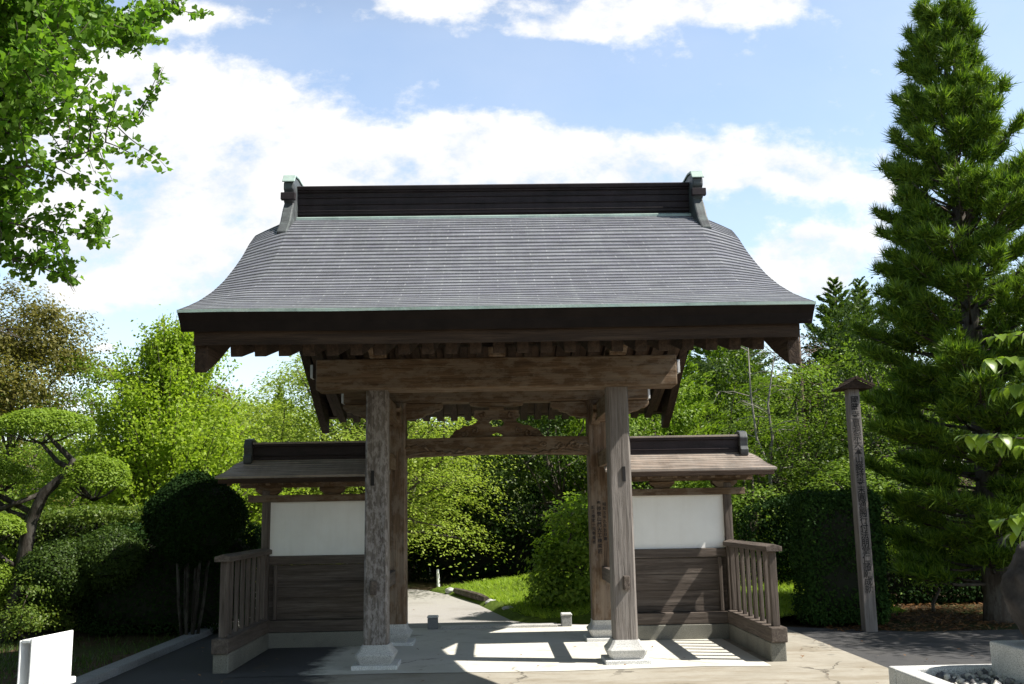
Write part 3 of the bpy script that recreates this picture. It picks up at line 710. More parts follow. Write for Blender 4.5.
for k, (col, cx, sz, zt) in enumerate((('奉修營山門大工棟梁匠', 1.345, .062, 1.80), ('願主檀家一同寄進者', 1.268, .05, 1.74), ('昭和五年九月吉日建', 1.42, .05, 1.78))):
    text_mesh('inscription', col, 'ink', PILL['r', 1], sz, cx, 1.955, zt, sz*1.13)

# ------------------------------------------------------------------ wing walls
def wing_wall(s):
    side = 'left' if s < 0 else 'right'
    W = thing('wing_wall', {'left': 'shaded plaster and plank wall with small roof, left of the gate', 'right': 'sunlit plaster and plank wall with small roof, right of the gate'}[side], 'wall', (s*2.3, 2.1, 0), 'wing walls beside the gate')
    X = lambda a: s*a
    MB().box(X(1.74), X(3.2), 1.93, 2.27, -.02, .185).build('stone_base', 'granite_mossy', W, .01)
    MB().box(X(1.60), X(3.05), 1.94, 2.24, .19, .335).build('sill_beam', 'grey_timber_X', W, .01)
    MB().box(X(3.045), X(3.145), 2.02, 2.18, .19, 2.02).build('end_post', 'grey_timber_Z', W, .008)
    MB().box(X(2.93), X(2.975), 2.03, 2.09, .34, 1.04).build('inner_post', 'grey_timber_Z', W, .005)
    pb = MB(); z = .337
    for h in (.075, .2, .21, .215): pb.box(X(1.58), X(3.043), 2.085, 2.13, z+.003, z+h-.003); z += h
    pb.box(X(1.58), X(3.043), 2.10, 2.126, .342, 1.036); pb.build('plank_panel', 'grey_timber_X', W, .004)
    MB().box(X(1.58), X(3.043), 2.055, 2.17, 1.04, 1.155).build('middle_rail', 'grey_timber_X', W, .007)
    MB().box(X(1.58), X(3.043), 2.09, 2.14, 1.157, 1.862).build('plaster_panel', 'plaster', W)
    MB().box(X(1.56), X(3.33), 2.0, 2.2, 1.863, 1.955).build('head_beam', 'brown_timber_X', W, .008)
    for x in (2.22, 3.07): MB().prism([(x-.1, 1.957), (x+.1, 1.957), (x+.17, 2.02), (x+.17, 2.05), (x-.17, 2.05), (x-.17, 2.02)] if s > 0 else [(-x-.1, 1.957), (-x+.1, 1.957), (-x+.17, 2.02), (-x+.17, 2.05), (-x-.17, 2.05), (-x-.17, 2.02)], 'Y', 2.03, 2.17).build('bearing_block', 'brown_timber_X', W, .008)
    MB().box(X(1.56), X(3.45), 2.04, 2.16, 2.053, 2.15).build('purlin', 'brown_timber_X', W, .006)
    # roof
    prof = [(1.50, 2.195), (1.62, 2.232), (1.75, 2.278), (1.88, 2.335), (2.0, 2.40), (2.1, 2.44)]
    rz = lambda y: float(np.interp(y if y < 2.1 else 4.2-y, [p[0] for p in prof], [p[1] for p in prof]))
    def sf(t, y, dz=0):
        q = 1-abs(y-2.1)/.6; vx = 3.64-.10*q; x = 1.40+t*(vx-1.40); a = max(0, (x-(vx-.2))/.2)
        return (s*x, y, rz(y)-.07*q*a*a+dz)
    ts = list(np.linspace(0, .85, 6))+[.88, .91, .94, .97, 1.]
    rows = []; yf = np.linspace(1.5, 2.1, 10)
    for i in range(9): rows += [(yf[i]-(.006 if i else 0), .008 if i else 0), (yf[i+1]-.006, 0)]
    rows += [(4.2-y, dz) for y, dz in rows[::-1]]
    n = len(ts); k = len(rows); V = [sf(t, y, dz) for y, dz in rows for t in ts]
    F = [(r*n+i, r*n+i+1, (r+1)*n+i+1, (r+1)*n+i) for r in range(k-1) for i in range(n-1)]
    Vb = [(x, y, z-.03) for x, y, z in V]; F += [tuple(k*n+j for j in f[::-1]) for f in F]
    ring = list(range(n)) + [r*n+n-1 for r in range(1, k)] + [(k-1)*n+i for i in range(n-2, -1, -1)] + [r*n for r in range(k-2, 0, -1)]
    F += [(ring[i], ring[i]+k*n, ring[(i+1) % len(ring)]+k*n, ring[(i+1) % len(ring)]) for i in range(len(ring))]
    RF = MB().add(V+Vb, F).build('roof', 'small_roof_copper', W)
    rd = MB(); z = 2.44
    for h, i in ((.05, .02), (.012, .0), (.12, .025), (.03, -.01)): rd.box(X(1.41), X(3.28), 2.0+i, 2.2-i, z-.02, z+h-.02); z += h
    rd.build('ridge', 'ridge_copper', RF, .004)
    MB().box(X(1.41), X(3.28), 1.98, 2.22, z-.018, z+.008).build('ridge_cap', 'small_roof_copper', RF, .004)
    MB().prism([(1.93, 2.37), (1.91, 2.46), (1.95, 2.5), (1.93, 2.62), (1.98, 2.70), (2.1, 2.72), (2.22, 2.70), (2.27, 2.62), (2.25, 2.5), (2.29, 2.46), (2.27, 2.37), (2.1, 2.43)], 'X', X(3.28), X(3.39)).build('ridge_ornament', 'verge_copper', RF, .012)
    for y, sg in ((1.505, -1), (2.695, 1)):
        MB().box(X(1.42), X(3.60), y-.012 if sg < 0 else y-.04, y+.04 if sg < 0 else y+.012, 2.10, 2.163).build('eave_board', 'dark_timber_X', RF, .006)
    for sg in (-1, 1):
        r = MB().beam((s*1.66, 2.1+sg*.52, 2.105), (s*1.66, 2.1+sg*.02, 2.33), .06, .07).build('rafter', 'brown_timber_Y', W, .004)
        for i in range(1, 12): dup_part(r, (s*i*.165, 0, 0))
    return W
for s in (-1, 1): wing_wall(s)

def side_fence(s):
    F = thing('side_fence', 'weathered slatted fence in shade in front of the left wing wall' if s < 0 else 'weathered slatted fence in sun in front of the right wing wall', 'fence', (s*3.1, 1, 0), 'slatted fences flanking the gate')
    X = lambda a: s*a
    MB().box(X(2.99), X(3.165), -.1, 1.90, -.02, .195).build('stone_base', 'granite_mossy', F, .014)
    MB().box(X(2.985), X(3.175), -.15, 1.91, .198, .362).build('sill_beam', 'grey_timber_Y', F, .014)
    MB().prism([(s*3.085-.092, 1.185), (s*3.085-.092, 1.24), (s*3.085, 1.268), (s*3.085+.092, 1.24), (s*3.085+.092, 1.185)], 'Y', -.12, 2.017).build('top_rail', 'grey_timber_Y', F, .006)
    MB().box(X(3.045), X(3.125), -.045, .045, .363, 1.184).build('corner_post', 'grey_timber_Z', F, .006)
    b = MB().box(X(3.065), X(3.105), .245, .315, .363, 1.184).build('baluster', 'grey_timber_Z', F, .004)
    for i in range(1, 6): dup_part(b, (0, i*.275, 0))
    MB().box(X(3.05), X(3.15), 1.86, 1.95, .363, 1.184).build('wall_post', 'grey_timber_Z', F, .006)
for s in (-1, 1): side_fence(s)

# ------------------------------------------------------------------ small stone and sign things
for x, lab in ((-.98, 'small square granite stop on the paving, left end of the threshold'), (1.0, 'small square granite stop on the paving, right end of the threshold')):
    t = thing('stone_stop', lab, 'stone block', (x, 3.78, 0), 'stone stops at the threshold')
    MB().box(x-.075, x+.075, 3.7, 3.86, -.02, .155).build('shaft', 'granite_grey', t, .012)
    MB().prism([(x-.085, .157), (x+.085, .157), (x+.075, .185), (x-.075, .185)], 'Y', 3.69, 3.87).build('cap', 'granite_pale', t, .008)

def sign_post():
    S = thing('sign_post', 'tall grey wooden post with small roof cap and a column of writing', 'sign', (5.05, 2.41, 0))
    MB().loops([sq_ring(5.05, 2.47, .085, .085, -.1, .008), sq_ring(5.05, 2.47, .08, .08, 3.3, .008)]).build('post', 'pillar_bare', S)
    MB().prism([(4.82, 3.30), (5.28, 3.30), (5.28, 3.325), (5.05, 3.43), (4.82, 3.325)], 'Y', 2.27, 2.67).build('roof_cap', 'dark_timber_Y', S, .008)
    for k in (-1, 1): MB().beam((5.05, 2.25, 3.455), (5.05+k*.25, 2.25, 3.335), .03, .03, (0, 1, 0)).build('cap_rim', 'dark_timber_X', S)
    MB().box(5.03, 5.07, 2.23, 2.7, 3.425, 3.47).build('cap_ridge', 'dark_timber_Y', S, .006)
    text_mesh('writing', '國時寺曹洞宗大本山総持寺末圓通閣行付法朋堂仁諸願成就', 'ink', S, .115, 5.05, 2.382, 3.2, .104)
sign_post()

def notice():
    N = thing('notice_stand', 'small white notice board standing at the edge of the grass', 'sign', (-3.75, -2.85, 0))
    a = Vector((-3.80, -3.12)); b = Vector((-3.70, -2.56)); d = (b-a).normalized(); n = Vector((d.y, -d.x))  # n faces the path
    def pan(mb, off, th, z0, z1, e0=0., e1=0., lift=0.):
        p, q = a-d*e0, b+d*e1
        vs = []
        for z in (z0, z1):
            for w, o in ((p, off), (q, off), (q, off-th), (p, off-th)):
                vs.append((w.x+n.x*o, w.y+n.y*o, z))
        return mb.add(vs, [(0,1,2,3),(7,6,5,4),(0,4,5,1),(1,5,6,2),(2,6,7,3),(3,7,4,0)])
    pan(MB(), 0, .018, .36, .74).build('face_panel', 'sign_white', N, .008)
    pan(MB(), -.10, .018, .36, .72).build('back_panel', 'sign_white', N, .008)
    pan(MB(), -.02, .076, .70, .725).build('top_panel', 'sign_white', N, .004)
    pan(MB(), .03, .18, .30, .355, .06, .03).build('base_plate', 'sign_white', N, .01)
    MB().box(-3.80, -3.70, -2.90, -2.80, -.05, .3).build('foot', 'pale_metal', N, .01)
    tx = MB(); rs = random.Random(5)
    for r in range(9):
        t = .05
        while t < .40:
            L = rs.uniform(.012, .024); z = .67-r*.034
            for k in range(3):
                t0, t1 = t+rs.uniform(0, .006), t+L
                p, q = a+d*t0+n*.0015, a+d*t1+n*.0015; zz = z+k*.006
                tx.add([(p.x, p.y, zz), (q.x, q.y, zz), (q.x, q.y, zz+.0025), (p.x, p.y, zz+.0025)], [(0, 1, 2, 3)])
            t += L+.008
    tx.build('faint_lettering', 'sign_ink', N)
notice()

def rock_bed():
    K = thing('stone_kerb_bed', 'low pale granite kerb around a bed of white and dark pebbles', 'planter', (5, -4, 0))
    x0, y1, z = 3.457, -2.25, .25
    kb = MB(); kb.box(x0, 7.5, y1-.17, y1, -.02, z)
    kb.box(x0, x0+.17, -7.5, y1-.172, -.02, z); kb.build('kerb_frame', 'granite_pale', K, .018)
    MB().box(x0+.17, 7.5, -7.5, y1-.17, -.02, .16).build('bed_fill', 'soil', K)
    rng = np.random.default_rng(4); n = 2600
    bm = bmesh.new(); bmesh.ops.create_icosphere(bm, subdivisions=1, radius=1); me = bpy.data.meshes.new('t'); bm.to_mesh(me); bm.free()
    v0 = np.array([v.co[:] for v in me.vertices]); f0 = np.array([p.vertices[:] for p in me.polygons]); bpy.data.meshes.remove(me)
    P = np.stack([rng.uniform(x0+.19, 6.0, n), rng.uniform(-5., y1-.19, n), rng.uniform(.165, .20, n)], 1)
    sc = rng.uniform(.018, .04, (n, 1, 1))*rng.uniform(.6, 1.2, (n, 1, 3))
    V = (v0[None]*sc*(1+rng.normal(0, .12, (n, len(v0), 1))) + P[:, None]); F = (f0[None]+np.arange(n)[:, None, None]*len(v0)).reshape(-1, 3)
    o = link_mesh('pebble_bed', np_mesh('pebble_bed', V.reshape(-1, 3)-np.array(ORG[K.name]), F), 'pebbles', K); o['kind'] = 'stuff'
    B = thing('stone_pedestal', 'square grey granite block standing in the pebble bed under a boulder', 'pedestal', (4.9, -3.0, 0))
    MB().box(4.31, 5.6, -3.7, -2.43, .0, .475).build('block', 'granite_pale', B, .02)
    T = thing('boulder', 'dark rounded boulder set upright on a granite block', 'rock', (4.77, -2.80, .475))
    bm = bmesh.new(); bmesh.ops.create_icosphere(bm, subdivisions=5, radius=1)
    from mathutils import noise
    for v in bm.verts:
        c = v.co.copy(); k = 1+.2*noise.noise(c*1.3+Vector((3, 1, 7)))+.11*noise.noise(c*3.2)+.035*noise.noise(c*11)
        v.co = Vector((c.x*.43*k, c.y*.36*k, c.z*.46*k))
        v.co.z = max(v.co.z, -.40)
    bmesh.ops.translate(bm, verts=bm.verts, vec=(0, 0, .40))
    me = bpy.data.meshes.new('stone'); bm.to_mesh(me); bm.free(); link_mesh('stone', me, 'rock_dark', T, smooth=True)
def pebble_mat():
    s = NT('pebbles'); g = s.N.new('ShaderNodeNewGeometry')
    c = s.ramp(g.outputs['Random Per Island'], (.0, (.05, .05, .055)), (.25, (.13, .13, .14)), (.5, (.42, .4, .36)), (1., (.62, .6, .55)))
    s.p(Base_Color=c, Roughness=.7)
pebble_mat()
rock_bed()

def road_edge():
    e = thing('edging_stone', 'low weathered kerb log along the foot of the grass bank', 'edging', (-.45, 8.2, 0))
    MB().tube([(-.86, 9.9, .09), (-.62, 9.0, .1), (-.33, 8.0, .1), (-.2, 7.5, .09)], [.06, .07, .075, .06], 8).build('log', 'bark', e)
    for (x, y, r, lab) in ((-.12, 7.2, .085, 'pale rough stone at the near end of the kerb log'), (.17, 5.9, .075, 'small grey stone in the grass beside the road'), (-.98, 10.2, .09, 'pale flat stone at the far end of the kerb log')):
        bm = bmesh.new(); bmesh.ops.create_icosphere(bm, subdivisions=3, radius=1)
        from mathutils import noise
        for v in bm.verts: v.co = Vector((v.co.x*r*1.3, v.co.y*r, v.co.z*r*.75))*(1+.35*noise.noise(v.co*1.7+Vector((x*5, y, 0))))
        me = bpy.data.meshes.new('roadside_stone'); bm.to_mesh(me); bm.free()
        o = link_mesh('roadside_stone', me, 'granite', smooth=True); o.location = (x, y, .06); tag(o, lab, 'stone', 'stones beside the road')
    m = thing('marker_post', 'thin white marker post at the bend of the road behind the gate', 'post', (-1.28, 11.2, 0))
    MB().tube([(-1.28, 11.2, -.05), (-1.30, 11.2, .42)], [.035, .03], 8).build('shaft', 'sign_white', m)
    MB().tube([(-1.30, 11.2, .42), (-1.301, 11.2, .46)], [.032, .02], 8).build('reflector_cap', 'pale_metal', m)
    g = thing('lattice_fence', 'low fence with pale bars in tree shade at the end of the road', 'fence', (-3.2, 17.5, 0))
    mb = MB()
    for z in (.35, 1.0): mb.box(-4.6, -1.8, 17.48, 17.52, z, z+.05)
    mb.build('rail', 'dark_metal', g)
    p0 = MB().box(-4.6, -4.55, 17.42, 17.47, -.02, 1.1).build('pale_bar', 'pale_metal', g)
    for i in range(1, 8): dup_part(p0, (i*.39, 0, 0))
road_edge()
# ------------------------------------------------------------------ trees and shrubs
def tree_root(name, label, x, y, z=0., group=None, cat='tree'):
    return thing(name, label, cat, (x, y, z), group)
def broad_tree(name, label, x, y, z, H, rad, seed, leaf, L, nclump, per, rc, group=None, flat=.55, base=.35, nblob=7, bark='bark', shell=.55, r0=.12, lean=0., up=.5, aspect=.6):
    rng = np.random.default_rng(seed); T = tree_root(name, label, x, y, z, group); o = np.array([x, y, z]); blobs = []
    for i in range(nblob):
        a = 2*math.pi*(i/nblob)*1.0 + rng.uniform(-.4, .4); h = rng.uniform(base+.08, .86) if i else .86
        rr = rad*(.62 if i else .1)*rng.uniform(.6, 1.05)*(1.1-.55*max(0, (h-.55)/.45))
        blobs.append((o+np.array([math.cos(a)*rr+lean*h, math.sin(a)*rr, h*H]), np.array([rad*.52, rad*.52, H*(1-base)*.26])*rng.uniform(.75, 1.15)))
    mb = MB(); limbs(mb, o+[0, 0, -.1], o+[lean*.7, 0, H*.82], r0, [b[0] for b in blobs], rng)
    mb.build('trunk', bark, T, smooth=True)
    P, N = clump_points(rng, blobs, int(nclump*1.15), int(per*1.9), rc*.92, flat=flat, shell=shell, up=up)
    leaf_obj('crown', P, N, L*.68, L*.68*aspect, rng, leaf, T); return T
def ginkgo_shoots(name, label, x, y, H, rad, seed, leaf, L, n, group=None):
    """young tree with many steeply rising shoots clothed in leaves"""
    rng = np.random.default_rng(seed); T = tree_root(name, label, x, y, 0, group); mb = MB(); Ps = []; Ns = []
    mb.tube([(x, y, -.1), (x+.05, y, H*.4), (x, y+.03, H*.75), (x, y, H*.97)], [.13, .09, .045, .01], 8)
    for i in range(n):
        h0 = rng.uniform(.1, .88)*H; a = rng.uniform(0, 2*math.pi)
        ln = (rad*1.45*(1-.95*h0/H) + .42)*rng.uniform(.65, 1.2); el = rng.uniform(.45, .9)+.5*h0/H
        d = np.array([math.cos(a)*math.cos(el), math.sin(a)*math.cos(el), math.sin(el)])
        p0 = np.array([x, y, h0]); k = 9; path = [p0+d*ln*t+np.array([0, 0, .12*ln*t*t]) for t in np.linspace(0, 1, k)]
        mb.tube(path, [.022*(1-.85*t) for t in np.linspace(0, 1, k)], 4)
        m = int(75*ln); t = rng.uniform(.12, 1, m)**.8
        c = p0+d*ln*t[:, None]+np.array([0, 0, .12])*ln*(t*t)[:, None]
        q = rng.normal(size=(m, 3))*(.15*(1.15-t*.75))[:, None]; Ps.append(c+q); Ns.append(unit(q)*.5+np.array([0, 0, .5])+rng.normal(size=(m, 3))*.5)
        for j in range(3):
            t0 = rng.uniform(.3, .8); b = p0+d*ln*t0; aa = a+rng.uniform(-1.4, 1.4); l2 = ln*rng.uniform(.2, .4)
            e = np.array([math.cos(aa)*.7, math.sin(aa)*.7, .75]); mm = int(70*l2); tt = rng.uniform(0, 1, mm)
            q = rng.normal(size=(mm, 3))*.075; Ps.append(b+e*l2*tt[:, None]+q); Ns.append(unit(q)*.5+np.array([0, 0, .5])+rng.normal(size=(mm, 3))*.5)
    mb.build('trunk', 'bark', T, smooth=True)
    leaf_obj('crown', np.concatenate(Ps), np.concatenate(Ns), L, L*.8, rng, leaf, T); return T
def sugi(name, label, x, y, z, H, rad, seed, leaf, group=None, nb=150, tuft=.3, dens=60, top=1., z0=.12):
    """conifer: whorls of boughs that droop then lift, clothed in upturned sprays"""
    rng = np.random.default_rng(seed); T = tree_root(name, label, x, y, z, group); mb = MB()
    mb.tube([(x, y, z-.1), (x, y, z+H*.3), (x+.05, y, z+H*.65), (x, y, z+H*.985)], [.028*H, .02*H, .010*H, .006], 9)
    Ps, Ns, As = [], [], []
    for i in range(nb):
        h = z0+(1-z0)*(i/nb)**.92; a = i*2.39996+rng.uniform(-.3, .3); ln = rad*min(1, (1-h)*1.45+.05)*rng.uniform(.65, 1.12)*(.75 if h < z0+.06 else 1)
        d = np.array([math.cos(a), math.sin(a), 0]); el = .55*h-.18
        pt = lambda t: np.array([x, y, z+h*H])+d*ln*t+np.array([0, 0, 1])*ln*(el*t+.28*t*t)
        mb.tube([pt(0), pt(.35), pt(.7), pt(.97)], [.010*ln+.012, .008*ln+.008, .006*ln+.004, .003], 4)
        m = int(dens*ln)+8; t = rng.uniform(.18, 1, m)**.75
        side = np.array([-d[1], d[0], 0]); w = rng.normal(0, .20, m)*ln*(1.05-t*.75)
        P = np.array([x, y, z+h*H])+d*(ln*t)[:, None]+np.array([0, 0, 1])*(ln*(el*t+.28*t*t))[:, None]+side*w[:, None]+rng.normal(size=(m, 3))*.05*ln
        Ps.append(P); Ax = d*.75+side*(np.sign(w)*.35)[:, None]+np.array([0, 0, .55])+rng.normal(size=(m, 3))*.3; As.append(Ax)
        Ns.append(np.array([0, 0, 1.])+rng.normal(size=(m, 3))*.55)
    mb.build('trunk', 'bark', T, smooth=True)
    P, N, A = np.concatenate(Ps), np.concatenate(Ns), unit(np.concatenate(As))
    V1, F1 = leaves(P-np.array(ORG[T.name]), N, tuft, tuft*.30, rng, axis=A)
    link_mesh('crown', np_mesh('crown', V1, F1), leaf, T); return T
def needle_tree(name, label, x, y, H, rad, seed, leaf):
    """near conifer: every shoot is a brush of separate needles"""
    rng = np.random.default_rng(seed); T = tree_root(name, label, x, y, 0); mb = MB()
    mb.tube([(x, y, -.15), (x, y, .3), (x+.04, y, H*.35), (x-.03, y, H*.7), (x, y, H*.985)], [.24, .19, .15, .085, .008], 12)
    C, D, S = [], [], []
    nb = 306
    for i in range(nb):
        wh = i//9; h = .055+.945*max(0., (wh+rng.uniform(-.45, .45))/(nb/9))**.95; h = min(max(h, .05), .995)
        if rng.uniform() < .03 and h < .9: continue
        a = (i % 9)*.698+wh*.41+rng.uniform(-.3, .3)
        ln = min(rad, .235*(1-h)*H+.30)*rng.uniform(.66, 1.1); d = np.array([math.cos(a), math.sin(a), 0]); el = -.08+1.25*h*h+rng.uniform(-.1, .15)
        b0 = np.array([x, y, h*H]); pt = lambda t: b0+d*ln*t+np.array([0, 0, 1])*ln*(el*t+.22*t*t)
        mb.tube([pt(0), pt(.4), pt(.75), pt(1)], [.014*ln+.012, .010*ln+.008, .006*ln+.005, .003], 5)
        C.append(pt(1)[None]); D.append((d*.5+np.array([0, 0, .8]))[None]); S.append(np.array([1.15]))
        nt = int(14*ln)+4
        for j in range(nt):
            t = rng.uniform(.3, 1)**.7; sgn = 1 if j % 2 else -1; side = np.array([-d[1], d[0], 0])*sgn
            l2 = ln*.34*(1.15-t)*rng.uniform(.6, 1.3)+.08; dd = unit(d*.75+side*.8+np.array([0, 0, .35+.4*h]))
            p = pt(t); k = max(1, int(l2/.13)); 
            if l2 > .22: mb.tube([p, p+dd*l2*.5, p+dd*l2], [.006, .005, .003], 3)
            q = np.linspace(.35, 1, k+1)[:, None]; C.append(p+dd*l2*q); D.append(np.repeat(unit(dd*.55+np.array([0, 0, .75]))[None], k+1, 0)); S.append(rng.uniform(.75, 1.1, k+1))
    mb.build('trunk', 'bark', T, smooth=True)
    C, D, S = np.concatenate(C), unit(np.concatenate(D)), np.concatenate(S); n = len(C); K = 18
    dirs = unit(D[:, None]*.95+rng.normal(size=(n, K, 3))*.55); ln = (.19*S[:, None]*rng.uniform(.7, 1.25, (n, K)))[..., None]
    st = C[:, None]+rng.normal(size=(n, K, 3))*.018; sd = unit(np.cross(dirs, rng.normal(size=(n, K, 3))))*.0105
    V = np.stack([st-sd, st+sd, st+dirs*ln], 2).reshape(-1, 3)-np.array(ORG[T.name])
    link_mesh('crown', np_mesh('crown', V, np.arange(len(V)).reshape(-1, 3)), leaf, T); return T

# --- the near conifer to the right, and what stands round it
needle_tree('conifer', 'tall bushy conifer towering behind the writing post at the right', 7.31, 3.4, 9.35, 1.5, 21, 'needle')

def clipped(name, label, boxes, leaf, L, dens, seed, cat='hedge', group=None, loc=None, stems=None, bumps=.05):
    """clipped foliage: leaves all over a rounded form, plus loose ones inside; boxes = (centre, half sizes, power)"""
    rng = np.random.default_rng(seed); c0 = loc or (boxes[0][0][0], boxes[0][0][1], 0)
    T = thing(name, label, cat, c0, group); Ps, Ns = [], []
    for c, h, pw in boxes:
        c, h = np.array(c), np.array(h); area = 8*(h[0]*h[1]+h[1]*h[2]+h[0]*h[2]); n = int(area*dens)
        d = rng.normal(size=(n*2, 3)); d = d/np.abs(d).max(1, keepdims=True) if pw > 3 else unit(d)
        if pw > 3:   # uniform over the faces of a box, then rounded off
            f = rng.choice(3, size=n*2, p=np.array([h[1]*h[2], h[0]*h[2], h[0]*h[1]])/(h[1]*h[2]+h[0]*h[2]+h[0]*h[1]))
            d = rng.uniform(-1, 1, (n*2, 3)); d[np.arange(n*2), f] = np.sign(rng.uniform(-1, 1, n*2))
            d = d/(np.abs(d)**pw).sum(1, keepdims=True)**(1/pw)
        d = d[:n]; nn = unit(np.sign(d)*np.abs(d)**(pw-1)/h)
        wob = bumps*(np.sin(d[:, 0]*h[0]*7+c[0])+np.sin(d[:, 2]*h[2]*8+1)+np.sin(d[:, 1]*h[1]*6))*.5
        depth = rng.exponential(.045, n)
        stray = np.where(rng.uniform(size=n) < .035, rng.exponential(.05, n)+.02, 0)
        P = c+d*h+nn*(wob-depth+stray+rng.normal(0, .015, n))[:, None]; Ps.append(P); Ns.append(nn*.8+rng.normal(size=(n, 3))*.55+np.array([0, 0, .15]))
    P, N = np.concatenate(Ps), np.concatenate(Ns); k = P[:, 2] > .0
    leaf_obj('foliage', P[k], N[k], L, L*.55, rng, leaf, T)
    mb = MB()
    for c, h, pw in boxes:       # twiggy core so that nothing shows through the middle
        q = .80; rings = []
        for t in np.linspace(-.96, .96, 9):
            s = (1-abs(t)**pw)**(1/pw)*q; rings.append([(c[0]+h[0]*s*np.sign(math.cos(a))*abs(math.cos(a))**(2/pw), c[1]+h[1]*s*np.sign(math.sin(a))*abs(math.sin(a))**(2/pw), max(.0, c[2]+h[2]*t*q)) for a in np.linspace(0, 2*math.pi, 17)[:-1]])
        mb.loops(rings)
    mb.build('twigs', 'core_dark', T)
    if stems:
        for p in stems:
            MB().tube(p, [.024, .022, .02, .016], 6).build('stem', 'bark_dark', T, smooth=True)
    return T
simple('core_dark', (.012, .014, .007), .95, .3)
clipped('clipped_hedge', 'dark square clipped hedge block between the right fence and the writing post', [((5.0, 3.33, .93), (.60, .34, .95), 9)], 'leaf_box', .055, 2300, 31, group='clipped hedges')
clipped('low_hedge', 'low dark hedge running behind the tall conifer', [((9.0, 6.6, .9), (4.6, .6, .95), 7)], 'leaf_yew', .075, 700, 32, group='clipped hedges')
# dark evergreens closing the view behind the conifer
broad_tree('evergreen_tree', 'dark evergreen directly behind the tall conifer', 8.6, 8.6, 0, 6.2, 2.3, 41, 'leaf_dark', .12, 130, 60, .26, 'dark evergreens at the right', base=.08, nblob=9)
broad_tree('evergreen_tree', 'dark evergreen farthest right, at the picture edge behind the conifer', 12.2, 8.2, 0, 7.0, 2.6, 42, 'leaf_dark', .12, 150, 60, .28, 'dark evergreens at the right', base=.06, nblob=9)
broad_tree('understorey_shrub', 'small leafy shrub with sunlit leaf tips in the dark below the conifer', 7.0, 4.9, 0, 1.7, .8, 43, 'leaf_mid', .07, 40, 40, .14, base=.1, nblob=5, r0=.03)

# --- left garden
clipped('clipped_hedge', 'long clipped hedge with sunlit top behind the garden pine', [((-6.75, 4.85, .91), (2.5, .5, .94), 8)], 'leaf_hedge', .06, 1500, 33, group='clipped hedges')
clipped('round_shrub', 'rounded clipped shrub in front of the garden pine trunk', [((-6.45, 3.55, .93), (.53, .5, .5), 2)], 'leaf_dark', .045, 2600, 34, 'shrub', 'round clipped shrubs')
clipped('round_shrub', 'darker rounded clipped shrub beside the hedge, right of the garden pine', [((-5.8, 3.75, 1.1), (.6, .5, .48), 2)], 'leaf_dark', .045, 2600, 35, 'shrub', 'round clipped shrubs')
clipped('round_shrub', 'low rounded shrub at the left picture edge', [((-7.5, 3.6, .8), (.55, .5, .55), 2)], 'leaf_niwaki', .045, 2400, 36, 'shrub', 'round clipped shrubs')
broad_tree('loose_shrub', 'loose shrub with scattered yellowish leaves below the rounded shrubs', -6.6, 3.0, 0, .9, .5, 37, 'leaf_hedge', .07, 34, 36, .11, base=.1, nblob=4, r0=.02)
st = [[(-4.36+dx*.3, 3.05+dy, -.05), (-4.36+dx*.55, 3.05+dy, .5), (-4.36+dx*.65, 3.05+dy*1.3, .95), (-4.36+dx*.85, 3.05+dy*1.6, 1.45)] for dx, dy in ((-.28, .0), (-.16, .08), (-.03, -.05), (.1, .06), (.2, -.03), (.33, .05), (.02, .15))]
clipped('mushroom_topiary', 'dark round headed clipped bush on several bare stems beside the left fence', [((-4.36, 3.1, 1.68), (.70, .62, .64), 2.6)], 'leaf_yew', .05, 2600, 38, 'shrub', stems=st)
clipped('clipped_hedge', 'deeply shaded hedge behind the round headed bush', [((-4.9, 4.1, .75), (1.4, .4, .8), 7)], 'leaf_yew', .06, 1100, 39, group='clipped hedges')

